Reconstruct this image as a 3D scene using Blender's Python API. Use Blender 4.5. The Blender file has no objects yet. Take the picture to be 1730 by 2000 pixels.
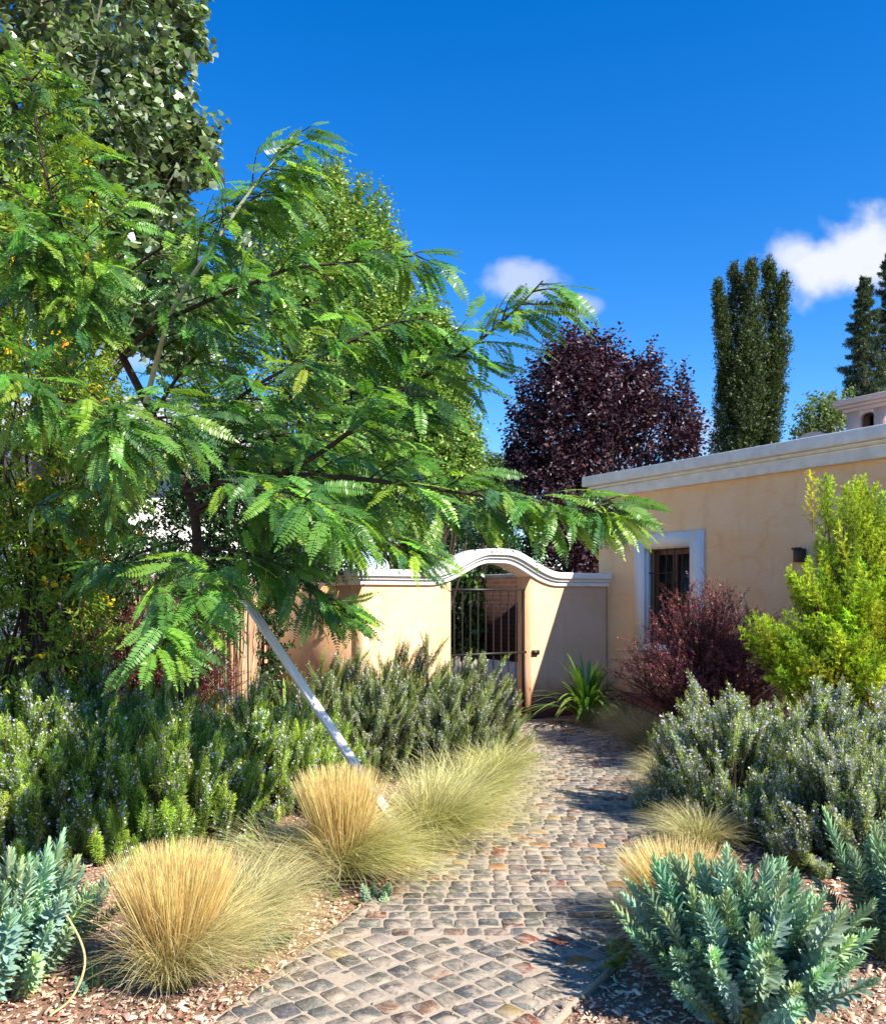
import bpy, math
import numpy as np
from mathutils import Vector

S = bpy.context.scene
F = 1650.0          # focal length in photo pixels
CX, HY, EYE = 865.0, 1165.0, 1.6

# ------------------------------------------------------------------ camera
cd = bpy.data.cameras.new('camera'); cam = bpy.data.objects.new('camera', cd)
S.collection.objects.link(cam); S.camera = cam
cam.location = (0, 0, EYE); cam.rotation_euler = (math.radians(90), 0, 0)
cd.sensor_fit = 'HORIZONTAL'; cd.sensor_width = 36.0; cd.lens = 36.0 * F / 1730.0
cd.shift_y = (HY - 1000.0) / 1730.0
cd.clip_start = 0.05; cd.clip_end = 2000

# ------------------------------------------------------------------ sun, sky
SUN = Vector((1.0, -0.8, 1.06)).normalized()
EL = math.asin(SUN.z); ROT = math.atan2(SUN.x, SUN.y)
W = bpy.data.worlds.new("World"); S.world = W; W.use_nodes = True
nt = W.node_tree; nt.nodes.clear()
def N(t, **k):
    n = nt.nodes.new(t)
    for a, b in k.items(): setattr(n, a, b)
    return n
def math_n(op, a=None, b=None, c=None, clamp=False):
    n = N('ShaderNodeMath', operation=op); n.use_clamp = clamp
    for i, v in enumerate((a, b, c)):
        if v is None: continue
        if isinstance(v, (int, float)): n.inputs[i].default_value = v
        else: nt.links.new(v, n.inputs[i])
    return n.outputs[0]
sky = N('ShaderNodeTexSky', sky_type='NISHITA'); sky.sun_disc = False
sky.sun_elevation = EL; sky.sun_rotation = ROT
sky.air_density = 1.0; sky.dust_density = 0.2; sky.ozone_density = 3.0; sky.altitude = 800
hsv = N('ShaderNodeHueSaturation'); hsv.inputs['Saturation'].default_value = 1.40; hsv.inputs['Hue'].default_value = 0.509
nt.links.new(sky.outputs[0], hsv.inputs['Color'])
tc = N('ShaderNodeTexCoord'); sep = N('ShaderNodeSeparateXYZ'); nt.links.new(tc.outputs['Generated'], sep.inputs[0])
ys = math_n('MAXIMUM', sep.outputs[1], 0.05)
u = math_n('DIVIDE', sep.outputs[0], ys); v = math_n('DIVIDE', sep.outputs[2], ys)
comb = N('ShaderNodeCombineXYZ'); nt.links.new(u, comb.inputs[0]); nt.links.new(v, comb.inputs[1])
noi = N('ShaderNodeTexNoise'); noi.inputs['Scale'].default_value = 11; noi.inputs['Detail'].default_value = 9; noi.inputs['Roughness'].default_value = 0.5
nt.links.new(comb.outputs[0], noi.inputs['Vector'])
mask = None
for (px, py, rx, ry, dens) in ((1650, 510, 190, 95, 1.0), (1560, 492, 85, 66, .9), (1008, 556, 95, 58, .6), (1045, 540, 45, 38, .5), (1138, 599, 58, 28, .38), (330, 690, 150, 60, .45), (1330, 850, 130, 60, .3)):
    a = math_n('DIVIDE', math_n('SUBTRACT', u, (px-CX)/F), rx/F)
    b = math_n('DIVIDE', math_n('SUBTRACT', v, (HY-py)/F), ry/F)
    e = math_n('SQRT', math_n('ADD', math_n('MULTIPLY', a, a), math_n('MULTIPLY', b, b)))
    q = math_n('ADD', math_n('SUBTRACT', 1.0, e), math_n('MULTIPLY', math_n('SUBTRACT', noi.outputs['Fac'], 0.5), 2.5))
    mr = N('ShaderNodeMapRange', interpolation_type='SMOOTHSTEP'); mr.inputs[1].default_value = 0.0; mr.inputs[2].default_value = 0.70
    mr.inputs[4].default_value = dens; nt.links.new(q, mr.inputs[0])
    mask = mr.outputs[0] if mask is None else math_n('MAXIMUM', mask, mr.outputs[0])
front = math_n('GREATER_THAN', sep.outputs[1], 0.1)
mask = math_n('MULTIPLY', mask, front)
mix = N('ShaderNodeMix', data_type='RGBA'); nt.links.new(mask, mix.inputs[0]); nt.links.new(hsv.outputs[0], mix.inputs[6])
mix.inputs[7].default_value = (3.5, 3.65, 3.95, 1)
bg = N('ShaderNodeBackground'); bg.inputs['Strength'].default_value = 0.128
out = N('ShaderNodeOutputWorld')
nt.links.new(mix.outputs[2], bg.inputs[0]); nt.links.new(bg.outputs[0], out.inputs[0])
sl = bpy.data.lights.new('sun', 'SUN'); sl.energy = 5.0; sl.angle = math.radians(0.53); sl.color = (1.0, 0.94, 0.82)
so = bpy.data.objects.new('sun', sl); S.collection.objects.link(so)
so.rotation_euler = SUN.to_track_quat('Z', 'Y').to_euler(); so.location = (8, -8, 12)
S.view_settings.view_transform = 'Standard'; S.view_settings.look = 'None'; S.view_settings.gamma = 1.0
S.view_settings.exposure = 1.02
S.cycles.max_bounces = 8; S.cycles.transparent_max_bounces = 8; S.cycles.diffuse_bounces = 4
S.cycles.use_denoising = True
try: S.cycles.denoiser = 'OPENIMAGEDENOISE'
except Exception: pass

# ------------------------------------------------------------------ helpers
col = S.collection
def P(px, py, d): return np.array([(px-CX)/F*d, d, EYE+(HY-py)/F*d])
def nrm(a):
    a = np.asarray(a, float); return a/np.maximum(np.linalg.norm(a, axis=-1, keepdims=True), 1e-9)
class MB:
    def __init__(s): s.V = []; s.n = 0; s.Fc = []; s.C = []; s.M = []; s.anyc = False
    def add(s, V, Fa, mat=0, C=None):
        V = np.asarray(V, float).reshape(-1, 3); Fa = np.asarray(Fa, int)
        if len(V) == 0: return
        s.V.append(V); s.Fc.append(Fa + s.n); s.M.append(np.full(len(Fa), mat))
        if C is None: C = np.ones((len(V), 3))
        else: s.anyc = True; C = np.broadcast_to(np.asarray(C, float), (len(V), 3))
        s.C.append(C); s.n += len(V)
    def box(s, x0, x1, y0, y1, z0, z1, mat=0, C=None):
        V = [(x, y, z) for x in (x0, x1) for y in (y0, y1) for z in (z0, z1)]
        s.add(V, [(0,1,3,2), (4,6,7,5), (0,4,5,1), (2,3,7,6), (0,2,6,4), (1,5,7,3)], mat, C)
    def build(s, name, mats, parent=None, smooth=False):
        me = bpy.data.meshes.new(name)
        V = np.concatenate(s.V); me.vertices.add(len(V)); me.vertices.foreach_set('co', V.ravel())
        li = np.concatenate([f.ravel() for f in s.Fc]); tot = np.concatenate([np.full(len(f), f.shape[1]) for f in s.Fc])
        me.loops.add(len(li)); me.loops.foreach_set('vertex_index', li)
        st = np.concatenate([[0], np.cumsum(tot)[:-1]])
        me.polygons.add(len(tot)); me.polygons.foreach_set('loop_start', st)
        me.polygons.foreach_set('loop_total', tot)
        me.polygons.foreach_set('material_index', np.concatenate(s.M))
        if smooth: me.polygons.foreach_set('use_smooth', np.ones(len(tot), bool))
        if s.anyc:
            at = me.color_attributes.new('col', 'FLOAT_COLOR', 'POINT')
            C = np.concatenate(s.C); C4 = np.ones((len(C), 4)); C4[:, :3] = C
            at.data.foreach_set('color', C4.ravel())
        me.update(calc_edges=True)
        for m in (mats if isinstance(mats, (list, tuple)) else [mats]): me.materials.append(m)
        o = bpy.data.objects.new(name, me); col.objects.link(o)
        if parent is not None: o.parent = parent
        return o
def tag(o, label=None, cat=None, group=None, kind=None):
    if label: o['label'] = label
    if cat: o['category'] = cat
    if group: o['group'] = group
    if kind: o['kind'] = kind
    return o
def thing(name, label, cat, loc=(0,0,0), rz=0, group=None):
    e = bpy.data.objects.new(name, None); col.objects.link(e); e.empty_display_size = .2
    e.location = loc; e.rotation_euler = (0, 0, rz); tag(e, label, cat, group); return e
def dup(root, loc, rz, label, group=None, scale=1.0):
    r = root.copy(); col.objects.link(r); r.location = loc; r.rotation_euler = (0, 0, rz); r.scale = (scale,)*3
    r['label'] = label
    if group: r['group'] = group
    for ch in list(root.children):
        c = ch.copy(); col.objects.link(c); c.parent = r
        for g in list(ch.children):
            d = g.copy(); col.objects.link(d); d.parent = c
    return r
def bevel(o, w=.008, seg=2):
    m = o.modifiers.new('bevel', 'BEVEL'); m.width = w; m.segments = seg; m.limit_method = 'ANGLE'; return o

def frames(D, U):
    y = nrm(D); U = np.broadcast_to(U, y.shape); z = U - (U*y).sum(-1, keepdims=True)*y
    bad = np.linalg.norm(z, axis=-1) < 1e-4
    if bad.any(): z[bad] = np.cross(y[bad], [1, .3, .2])
    z = nrm(z); x = np.cross(y, z); return np.stack([x, y, z], -1)      # columns
def inst(mb, tV, tF, R, T, sc, C=None, mat=0, tC=None):
    n = len(T)
    if n == 0: return
    tV = np.asarray(tV, float); tF = np.asarray(tF, int); k = len(tV)
    sc = np.asarray(sc, float); sc = sc[:, None] if sc.ndim == 1 else sc
    V = np.einsum('nij,nkj->nki', R, tV[None]*sc[:, None, :]) + T[:, None, :]
    Fa = (tF[None] + (np.arange(n)*k)[:, None, None]).reshape(-1, tF.shape[1])
    if C is not None:
        C = np.repeat(np.asarray(C), k, axis=0).reshape(n, k, 3)
        if tC is not None: C = C*tC[None]
        C = C.reshape(-1, 3)
    mb.add(V.reshape(-1, 3), Fa, mat, C)
def tubes(mb, Pl, r, sides=5, mat=0, C=None):
    Pl = np.asarray(Pl, float)
    if Pl.ndim == 2: Pl = Pl[None]
    n, k, _ = Pl.shape; r = np.broadcast_to(np.asarray(r, float), (n, k))
    T = np.gradient(Pl, axis=1); T = nrm(T)
    ref = np.where(np.abs(T[:, :1, 2:3]) > .9, np.array([[[1., 0, 0]]]), np.array([[[0, 0, 1.]]]))
    ref = np.broadcast_to(ref, T.shape)
    A = nrm(np.cross(T, ref)); B = np.cross(T, A)
    th = np.arange(sides)/sides*2*np.pi
    V = Pl[:, :, None, :] + r[:, :, None, None]*(A[:, :, None, :]*np.cos(th)[None, None, :, None] + B[:, :, None, :]*np.sin(th)[None, None, :, None])
    i = np.arange(k-1)[:, None]*sides; j = np.arange(sides)[None]; j2 = (j+1) % sides
    q = np.stack([i+j, i+j2, i+sides+j2, i+sides+j], -1).reshape(-1, 4)
    Fa = (q[None] + (np.arange(n)*k*sides)[:, None, None]).reshape(-1, 4)
    if C is not None: C = np.repeat(np.broadcast_to(np.asarray(C, float), (n, k, 3)).reshape(n*k, 3), sides, axis=0)
    mb.add(V.reshape(-1, 3), Fa, mat, C)
def strips(mb, Pl, side, w, C=None, mat=0):
    n, k, _ = Pl.shape; w = np.broadcast_to(w, (n, k)); side = side[:, None, :]
    V = np.stack([Pl - side*w[..., None]/2, Pl + side*w[..., None]/2], 2).reshape(-1, 3)
    i = np.arange(k-1)*2; q = np.stack([i, i+1, i+3, i+2], -1)
    Fa = (q[None] + (np.arange(n)*k*2)[:, None, None]).reshape(-1, 4)
    if C is not None: C = np.repeat(C.reshape(n*k, 3), 2, axis=0)
    mb.add(V, Fa, mat, C)
def rnd_unit(rng, n): return nrm(rng.normal(size=(n, 3)))
def spline(pts, m):
    pts = np.asarray(pts, float); n = len(pts); t = np.linspace(0, n-1, m); outp = []
    for x in t:
        i = min(int(x), n-2); f = x-i
        p0 = pts[max(i-1, 0)]; p1 = pts[i]; p2 = pts[i+1]; p3 = pts[min(i+2, n-1)]
        outp.append(.5*((2*p1)+(-p0+p2)*f+(2*p0-5*p1+4*p2-p3)*f*f+(-p0+3*p1-3*p2+p3)*f**3))
    return np.array(outp)
def vary(rng, base, n, v=.18, h=.1):
    base = np.asarray(base, float); k = 1+rng.normal(size=(n, 1))*v; hh = 1+rng.normal(size=(n, 3))*h
    return np.clip(base[None]*k*hh, .002, .95)
def pick(rng, cols, n, w=None, v=.16, h=.07):
    cols = np.asarray(cols, float); w = None if w is None else np.asarray(w)[:len(cols)]/np.sum(w[:len(cols)])
    i = rng.choice(len(cols), n, p=w); k = 1+rng.normal(size=(n, 1))*v
    return np.clip(cols[i]*k*(1+rng.normal(size=(n, 3))*h), .002, .95)

# leaf templates (length along +Y, normal +Z)
def leaf6(w=.45, a=.3, b=.7, wb=.8, fold=.12, tip=-.08):
    h = w/2; V = [(0,0,0), (h,a,fold*w), (h*wb,b,fold*w*.8), (0,1,tip), (-h*wb,b,fold*w*.8), (-h,a,fold*w), (0,.5,-.02)]
    return np.array(V), np.array([(0,1,2,6), (6,2,3,3), (0,6,4,5), (6,3,4,4)])
def fixq(Vf):
    V, Fq = Vf; return V, [f for f in Fq]
def leafT(w=.45, a=.3, b=.7, wb=.8, fold=.12, tip=-.08):
    h = w/2
    V = np.array([(0,0,0), (h,a,fold*w), (h*wb,b,fold*w*.8), (0,1,tip), (-h*wb,b,fold*w*.8), (-h,a,fold*w)])
    return V, np.array([(0,1,2,3), (0,3,4,5)])
def leafD(w=.3, fold=.1, a=.45):
    h = w/2; return np.array([(0,0,0), (h,a,fold*w), (0,1,0), (-h,a,fold*w)]), np.array([(0,1,2), (0,2,3)])
def needle(w=.12):
    h = w/2; return np.array([(-h*.6,0,0), (h*.6,0,0), (h,.5,.02), (0,1,-.03), (-h,.5,.02)]), np.array([(0,1,2,4), (4,2,3,3)])
def needleQ(w=.12):
    h = w/2; return np.array([(-h,0,0), (h,0,0), (h*.4,1,-.03), (-h*.4,1,-.03)]), np.array([(0,1,2,3)])

# ------------------------------------------------------------------ materials
MATS = {}
def newmat(name):
    m = bpy.data.materials.new(name); m.use_nodes = True; t = m.node_tree
    b = t.nodes['Principled BSDF']; MATS[name] = m; return m, t, b
def noise(t, scale, detail=4, rough=.55, coord='Object', dist=0):
    c = t.nodes.new('ShaderNodeTexCoord'); n = t.nodes.new('ShaderNodeTexNoise')
    n.inputs['Scale'].default_value = scale; n.inputs['Detail'].default_value = detail; n.inputs['Roughness'].default_value = rough
    n.inputs['Distortion'].default_value = dist
    t.links.new(c.outputs[coord], n.inputs['Vector']); return n.outputs['Fac']
def ramp(t, fac, stops):
    r = t.nodes.new('ShaderNodeValToRGB'); e = r.color_ramp.elements
    while len(e) < len(stops): e.new(.5)
    for k, (p, c) in enumerate(stops): e[k].position = p; e[k].color = (*c, 1) if len(c) == 3 else c
    t.links.new(fac, r.inputs[0]); return r.outputs[0]
def mixc(t, fac, a, b, mode='MIX'):
    m = t.nodes.new('ShaderNodeMix'); m.data_type = 'RGBA'; m.blend_type = mode
    for i, v in ((0, fac), (6, a), (7, b)):
        if isinstance(v, (int, float)): m.inputs[i].default_value = v
        elif isinstance(v, tuple): m.inputs[i].default_value = (*v, 1)
        else: t.links.new(v, m.inputs[i])
    return m.outputs[2]
def bump(t, b, h, strength=.3, dist=.01):
    n = t.nodes.new('ShaderNodeBump'); n.inputs['Strength'].default_value = strength; n.inputs['Distance'].default_value = dist
    t.links.new(h, n.inputs['Height']); t.links.new(n.outputs[0], b.inputs['Normal'])
def attr(t, name='col'):
    a = t.nodes.new('ShaderNodeAttribute'); a.attribute_name = name; return a.outputs['Color']
def leafmat(name, trans=.35, rough=.45, spec=.35, tint=(1.25, 1.3, .6), coat=0):
    m, t, b = newmat(name)
    c = attr(t); t.links.new(c, b.inputs['Base Color']); b.inputs['Roughness'].default_value = rough
    b.inputs['Specular IOR Level'].default_value = spec
    tr = t.nodes.new('ShaderNodeBsdfTranslucent'); t.links.new(mixc(t, 1.0, c, tint, 'MULTIPLY'), tr.inputs[0])
    mx = t.nodes.new('ShaderNodeMixShader'); mx.inputs[0].default_value = trans
    o = t.nodes['Material Output']; t.links.new(b.outputs[0], mx.inputs[1]); t.links.new(tr.outputs[0], mx.inputs[2])
    t.links.new(mx.outputs[0], o.inputs[0]); return m
def plain(name, c, rough=.7, spec=.3, metal=0, nscale=None, namt=.2, bmp=0, bscale=60):
    m, t, b = newmat(name); b.inputs['Roughness'].default_value = rough; b.inputs['Specular IOR Level'].default_value = spec
    b.inputs['Metallic'].default_value = metal
    if nscale:
        f = noise(t, nscale, 6)
        t.links.new(ramp(t, f, [(.3, tuple(x*(1-namt) for x in c)), (.7, tuple(min(x*(1+namt), 1) for x in c))]), b.inputs['Base Color'])
    else: b.inputs['Base Color'].default_value = (*c, 1)
    if bmp: bump(t, b, noise(t, bscale, 5), bmp, .01)
    return m

def stucco(name, c, c2, c3):
    m, t, b = newmat(name); b.inputs['Roughness'].default_value = .85; b.inputs['Specular IOR Level'].default_value = .2
    big = noise(t, 1.1, 5, .6, dist=.8); mid = noise(t, 5, 6, .6); fine = noise(t, 60, 4)
    base = ramp(t, big, [(.32, c), (.5, tuple((a+b_)/2 for a, b_ in zip(c, c2))), (.68, c2)])
    base = mixc(t, .35, base, ramp(t, mid, [(.3, c3), (.7, c2)]))
    tcn = t.nodes.new('ShaderNodeTexCoord'); nn = t.nodes.new('ShaderNodeTexNoise'); nn.inputs['Scale'].default_value = 2.2; nn.inputs['Detail'].default_value = 3
    t.links.new(tcn.outputs['Object'], nn.inputs['Vector'])
    vm = t.nodes.new('ShaderNodeVectorMath'); vm.operation = 'MULTIPLY_ADD'; vm.inputs[1].default_value = (.5, .5, .5)
    t.links.new(nn.outputs['Color'], vm.inputs[0]); t.links.new(tcn.outputs['Object'], vm.inputs[2])
    vo = t.nodes.new('ShaderNodeTexVoronoi'); vo.feature = 'DISTANCE_TO_EDGE'; vo.inputs['Scale'].default_value = 1.7
    t.links.new(vm.outputs[0], vo.inputs['Vector'])
    vein = ramp(t, vo.outputs['Distance'], [(0, (1, 1, 1)), (.02, (.35, .35, .35)), (.09, (0, 0, 0))])
    msk = ramp(t, noise(t, 1.3, 2), [(.42, (0, 0, 0)), (.6, (.55, .55, .55))])
    vm2 = mixc(t, 1.0, vein, msk, 'MULTIPLY')
    sepc = t.nodes.new('ShaderNodeSeparateColor'); t.links.new(vm2, sepc.inputs[0])
    base = mixc(t, sepc.outputs[0], base, c3)
    spk = ramp(t, fine, [(.3, (.9, .9, .9)), (.7, (1.05, 1.05, 1.05))])
    base = mixc(t, 1.0, base, spk, 'MULTIPLY')
    mps = t.nodes.new('ShaderNodeMapping'); mps.inputs['Scale'].default_value = (5, 5, .5); t.links.new(tcn.outputs['Object'], mps.inputs[0])
    ns = t.nodes.new('ShaderNodeTexNoise'); ns.inputs['Scale'].default_value = 1.0; ns.inputs['Detail'].default_value = 5; t.links.new(mps.outputs[0], ns.inputs[0])
    base = mixc(t, 1.0, base, ramp(t, ns.outputs[0], [(.30, (.90, .89, .88)), (.46, (1, 1, 1))]), 'MULTIPLY')
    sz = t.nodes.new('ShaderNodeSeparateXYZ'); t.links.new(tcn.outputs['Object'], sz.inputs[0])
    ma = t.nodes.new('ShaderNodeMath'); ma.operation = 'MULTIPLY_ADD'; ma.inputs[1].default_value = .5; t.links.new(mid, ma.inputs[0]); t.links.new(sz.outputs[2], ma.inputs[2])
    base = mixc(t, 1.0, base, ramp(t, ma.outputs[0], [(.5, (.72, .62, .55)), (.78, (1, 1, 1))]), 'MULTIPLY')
    t.links.new(base, b.inputs['Base Color'])
    bump(t, b, mixc(t, .5, mid, noise(t, 35, 6)), .35, .02); return m
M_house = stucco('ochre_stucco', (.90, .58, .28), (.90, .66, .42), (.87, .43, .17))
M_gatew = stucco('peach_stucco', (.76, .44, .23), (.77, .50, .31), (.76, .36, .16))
M_white = plain('white_paint', (.80, .77, .72), .6, .3, nscale=4, namt=.05, bmp=.15, bscale=30)
M_whitew = plain('weathered_white', (.74, .72, .66), .7, .2, nscale=9, namt=.12, bmp=.2, bscale=40)
M_plinth = plain('terracotta_paint', (.27, .095, .07), .8, .2, nscale=5, namt=.2, bmp=.2)
M_iron = plain('black_iron', (.012, .011, .012), .45, .5)
M_wood = plain('dark_wood', (.12, .045, .025), .5, .4, nscale=12, namt=.3)
M_roof = plain('roof_membrane', (.55, .53, .5), .9, .1, nscale=3, namt=.1)
M_pink = plain('pink_plaster', (.68, .47, .38), .8, .2, nscale=4, namt=.08, bmp=.2)
M_black = plain('matte_black', (.01, .01, .01), .9, .1)
M_curtain = plain('curtain_cloth', (.6, .58, .54), .9, .1, nscale=3, namt=.15)
M_bark = plain('grey_bark', (.2, .17, .14), .85, .2, nscale=14, namt=.45, bmp=.6, bscale=30)
M_barkd = plain('dark_bark', (.05, .035, .026), .85, .2, nscale=14, namt=.4, bmp=.5, bscale=30)
M_barkl = plain('pale_green_bark', (.42, .44, .27), .6, .3, nscale=14, namt=.2)
M_glass, t_, b_ = newmat('window_glass'); b_.inputs['Base Color'].default_value = (.02, .025, .025, 1); b_.inputs['Roughness'].default_value = .04; b_.inputs['Alpha'].default_value = .55; b_.inputs['Specular IOR Level'].default_value = .9
M_leaf = leafmat('leaf', .38)
M_leafshiny = leafmat('leaf_shiny', .22, .32, .5)
M_leafdull = leafmat('leaf_dull', .25, .6, .2, (1.1, 1.1, .7))
M_purple = leafmat('purple_leaf', .2, .38, .5, (1.25, .55, .6))
M_grass = leafmat('grass_blade', .3, .55, .25, (1.1, 1.1, .7))
M_needle = leafmat('needle', .32, .45, .45, (1.2, 1.25, .6))
M_succ = leafmat('succulent_leaf', .12, .6, .15, (.9, 1.1, .9))
M_flower = leafmat('petal', .3, .6, .2, (1, 1, 1))

# ------------------------------------------------------------------ ground
rng = np.random.default_rng(1)
m, t, b = newmat('soil'); b.inputs['Roughness'].default_value = .95; b.inputs['Specular IOR Level'].default_value = .1
f1 = noise(t, 3, 6); f2 = noise(t, 45, 6, .7)
c1 = ramp(t, f1, [(.35, (.36, .22, .15)), (.65, (.50, .33, .23))]); t.links.new(mixc(t, 1.0, c1, ramp(t, f2, [(.3, (.5, .45, .42)), (.7, (1.2, 1.2, 1.2))]), 'MULTIPLY'), b.inputs['Base Color'])
bump(t, b, f2, .8, .03); M_soil = m
mb = MB()
n = 90; g = np.linspace(-1, 1, n); g = np.sign(g)*np.abs(g)**3*300; X, Y = np.meshgrid(g, g+8)
Z = np.full_like(X, -.012)
i, j = np.meshgrid(np.arange(n-1), np.arange(n-1)); q = (i+j*n).ravel()
mb.add(np.stack([X, Y, Z], -1).reshape(-1, 3), np.stack([q, q+1, q+n+1, q+n], -1))
tag(mb.build('ground', M_soil), kind='structure')

# ------------------------------------------------------------------ path
Lp = np.array([(-2.9,-2), (-1.75,1), (-.85,3.16), (-.61,3.80), (-.29,4.63), (.16,5.56), (.47,6.68), (.62,7.88), (.72,9.4), (.42,10.6), (.0,10.9)])
Rp = np.array([(-1.7,-2), (-.60,1.4), (.43,3.16), (.80,3.75), (1.08,4.55), (1.43,5.5), (1.74,6.6), (1.93,7.8), (2.0,9.0), (1.85,9.9), (1.62,10.6)])
Ls = spline(Lp, 90); Rs = spline(Rp, 90)
def xl(y): return np.interp(y, Ls[:, 1], Ls[:, 0])
def xr(y): return np.interp(y, Rs[:, 1], Rs[:, 0])
m, t, b = newmat('path_stone'); b.inputs['Roughness'].default_value = .8; b.inputs['Specular IOR Level'].default_value = .25
c = attr(t); f = noise(t, 70, 5, .7); f3 = noise(t, 160, 3, .7)
c = mixc(t, 1.0, c, ramp(t, f, [(.3, (.62, .62, .62)), (.5, (1, 1, 1)), (.72, (1.45, 1.45, 1.45))]), 'MULTIPLY')
c = mixc(t, 1.0, c, ramp(t, f3, [(.35, (.42, .40, .36)), (.65, (.86, .82, .74))]), 'MULTIPLY')
sm = noise(t, 8, 7, .75, dist=.6)
fac = ramp(t, sm, [(.45, (0, 0, 0)), (.58, (.9, .9, .9))])
sp = t.nodes.new('ShaderNodeSeparateColor'); t.links.new(fac, sp.inputs[0])
c = mixc(t, sp.outputs[0], c, (.40, .32, .245)); t.links.new(c, b.inputs['Base Color']); bump(t, b, f, .45, .006); M_stone = m
m, t, b = newmat('path_mortar'); b.inputs['Roughness'].default_value = .9; b.inputs['Specular IOR Level'].default_value = .15
f = noise(t, 50, 6, .7); f1 = noise(t, 2.5, 4)
c = ramp(t, f, [(.3, (.37, .30, .225)), (.7, (.50, .41, .315))]); c = mixc(t, .3, c, ramp(t, f1, [(.35, (.32, .25, .19)), (.65, (.50, .40, .31))])); t.links.new(c, b.inputs['Base Color']); bump(t, b, f, .5, .008); M_mortar = m
mb = MB()
# mortar bed with a real edge
ysr = np.linspace(-1.8, 10.85, 140); k = 9
row = [];
for y in ysr:
    for q in np.linspace(0, 1, k):
        row.append((xl(y)*(1-q)+xr(y)*q, y, 0.0222+rng.normal()*.0008))
V = np.array(row); i, j = np.meshgrid(np.arange(k-1), np.arange(139)); q = (i+j*k).ravel()
mb.add(V, np.stack([q, q+1, q+k+1, q+k], -1), 1)
for side in (0, k-1):
    top = V.reshape(140, k, 3)[:, side]; bot = top.copy(); bot[:, 2] = -.05
    VV = np.concatenate([top, bot]); i = np.arange(139); mb.add(VV, np.stack([i, i+1, i+141, i+140], -1), 1)
greys = [(.17,.18,.185), (.21,.215,.21), (.14,.15,.16), (.24,.235,.22), (.19,.18,.165), (.30,.26,.22), (.26,.15,.10), (.30,.10,.07), (.50,.24,.08), (.45,.33,.16), (.16,.10,.09), (.36,.33,.30)]
gw = [20, 18, 16, 10, 10, 6, 4, 4.5, 2.2, 2, 3, 4]
def stone(cx, cy, a, bb, ang):
    base = np.array([(-1,-.72), (-.8,-1), (.8,-1), (1,-.72), (1,.72), (.8,1), (-.8,1), (-1,.72)])*[a/2, bb/2]
    base = base*(1+rng.normal(size=(8, 2))*.07)
    ca, sa = math.cos(ang), math.sin(ang)
    def tr(p): return np.stack([cx+p[:, 0]*ca-p[:, 1]*sa, cy+p[:, 0]*sa+p[:, 1]*ca], -1)
    def clampx(p):
        lo, hi = xl(p[:, 1])+.012, xr(p[:, 1])-.012; p = p.copy(); p[:, 0] = np.clip(p[:, 0], lo, hi); return p
    o = clampx(tr(base)); i_ = clampx(tr(base*.95))
    if np.ptp(o[:, 0]) < .035: return
    h = .0255+rng.normal()*.0011; tl = rng.normal(size=2)*.008
    def z(p, h): return h+(p[:, 0]-cx)*tl[0]+(p[:, 1]-cy)*tl[1]
    V = np.concatenate([np.c_[i_, z(i_, h)+rng.normal(size=8)*.0005], np.c_[o, z(o, h-.0025)], np.c_[o, np.full(8, .008)], [[i_[:, 0].mean(), i_[:, 1].mean(), h+.0005]]])
    i = np.arange(8); i2 = (i+1) % 8
    q = np.stack([i, i+8, i2+8, i2], -1); q2 = np.stack([i+8, i+16, i2+16, i2+8], -1)
    cc = pick(rng, greys, 1, gw, .14, .03)
    n0 = mb.n
    mb.add(V, np.concatenate([q, q2]), 0, cc)
    mb.Fc.append(np.stack([np.full(8, 24), i, i2], -1)+n0); mb.M.append(np.zeros(8, int))
y = 3.93
while y < 10.75:
    h = .092+rng.normal()*.006; x = xl(y)-.1+rng.random()*.1
    while x < xr(y)+.1:
        wd = .112+rng.normal()*.014
        if xl(y)-.02 < x+wd/2 < xr(y)+.02:
            xx = x+wd/2
            stone(xx, y+h/2+.018*math.sin(xx*2.3+y*1.3)-.03*(xx-(xl(y)+xr(y))/2), wd-.012, h-.011, rng.normal()*.03+.02)
        x += wd
    y += h
y = 2.0
s_ = .108; ang = math.radians(40)
for a in range(-30, 45):
    for bb in range(-30, 45):
        cx_ = a*s_*math.cos(ang)-bb*s_*math.sin(ang); cy_ = 3+a*s_*math.sin(ang)+bb*s_*math.cos(ang)
        if .8 < cy_ < 3.93+.018*math.sin(cx_*2.3+5.1)-.03*(cx_-(xl(3.93)+xr(3.93))/2)-.030 and xl(cy_)-.02 < cx_ < xr(cy_)+.02:
            stone(cx_+rng.normal()*.004, cy_+rng.normal()*.004, s_-.013+rng.normal()*.004, s_-.013+rng.normal()*.004, ang+rng.normal()*.04)
tag(mb.build('path', [M_stone, M_mortar]), kind='structure')

# bark mulch chips
rng = np.random.default_rng(2)
m, t, b = newmat('bark_chip'); t.links.new(attr(t), b.inputs['Base Color']); b.inputs['Roughness'].default_value = .9; b.inputs['Specular IOR Level'].default_value = .15; M_chip = m
mb = MB(); n = 56000
Yc = 2.4+rng.random(n)**1.4*5.2; Xc = (rng.random(n)*2-1)*(Yc*.62+.3)
keep = (Xc < xl(Yc)-.012) | (Xc > xr(Yc)+.012); Xc, Yc = Xc[keep], Yc[keep]; n = len(Xc)
tV = np.array([(-.5,-.8,0), (.5,-1,0), (.6,.7,0), (-.3,1,0), (-.4,-.6,.25), (.4,-.75,.3), (.45,.55,.28), (-.2,.8,.22)])
tF = np.array([(4,5,6,7), (0,1,5,4), (1,2,6,5), (2,3,7,6), (3,0,4,7)])
th = rng.random(n)*6.28; D = np.stack([np.cos(th), np.sin(th), rng.normal(size=n)*.3], -1)
U = nrm(np.stack([rng.normal(size=n)*.45, rng.normal(size=n)*.45, np.ones(n)], -1))
sz = rng.lognormal(-4.95, .5, n)
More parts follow.
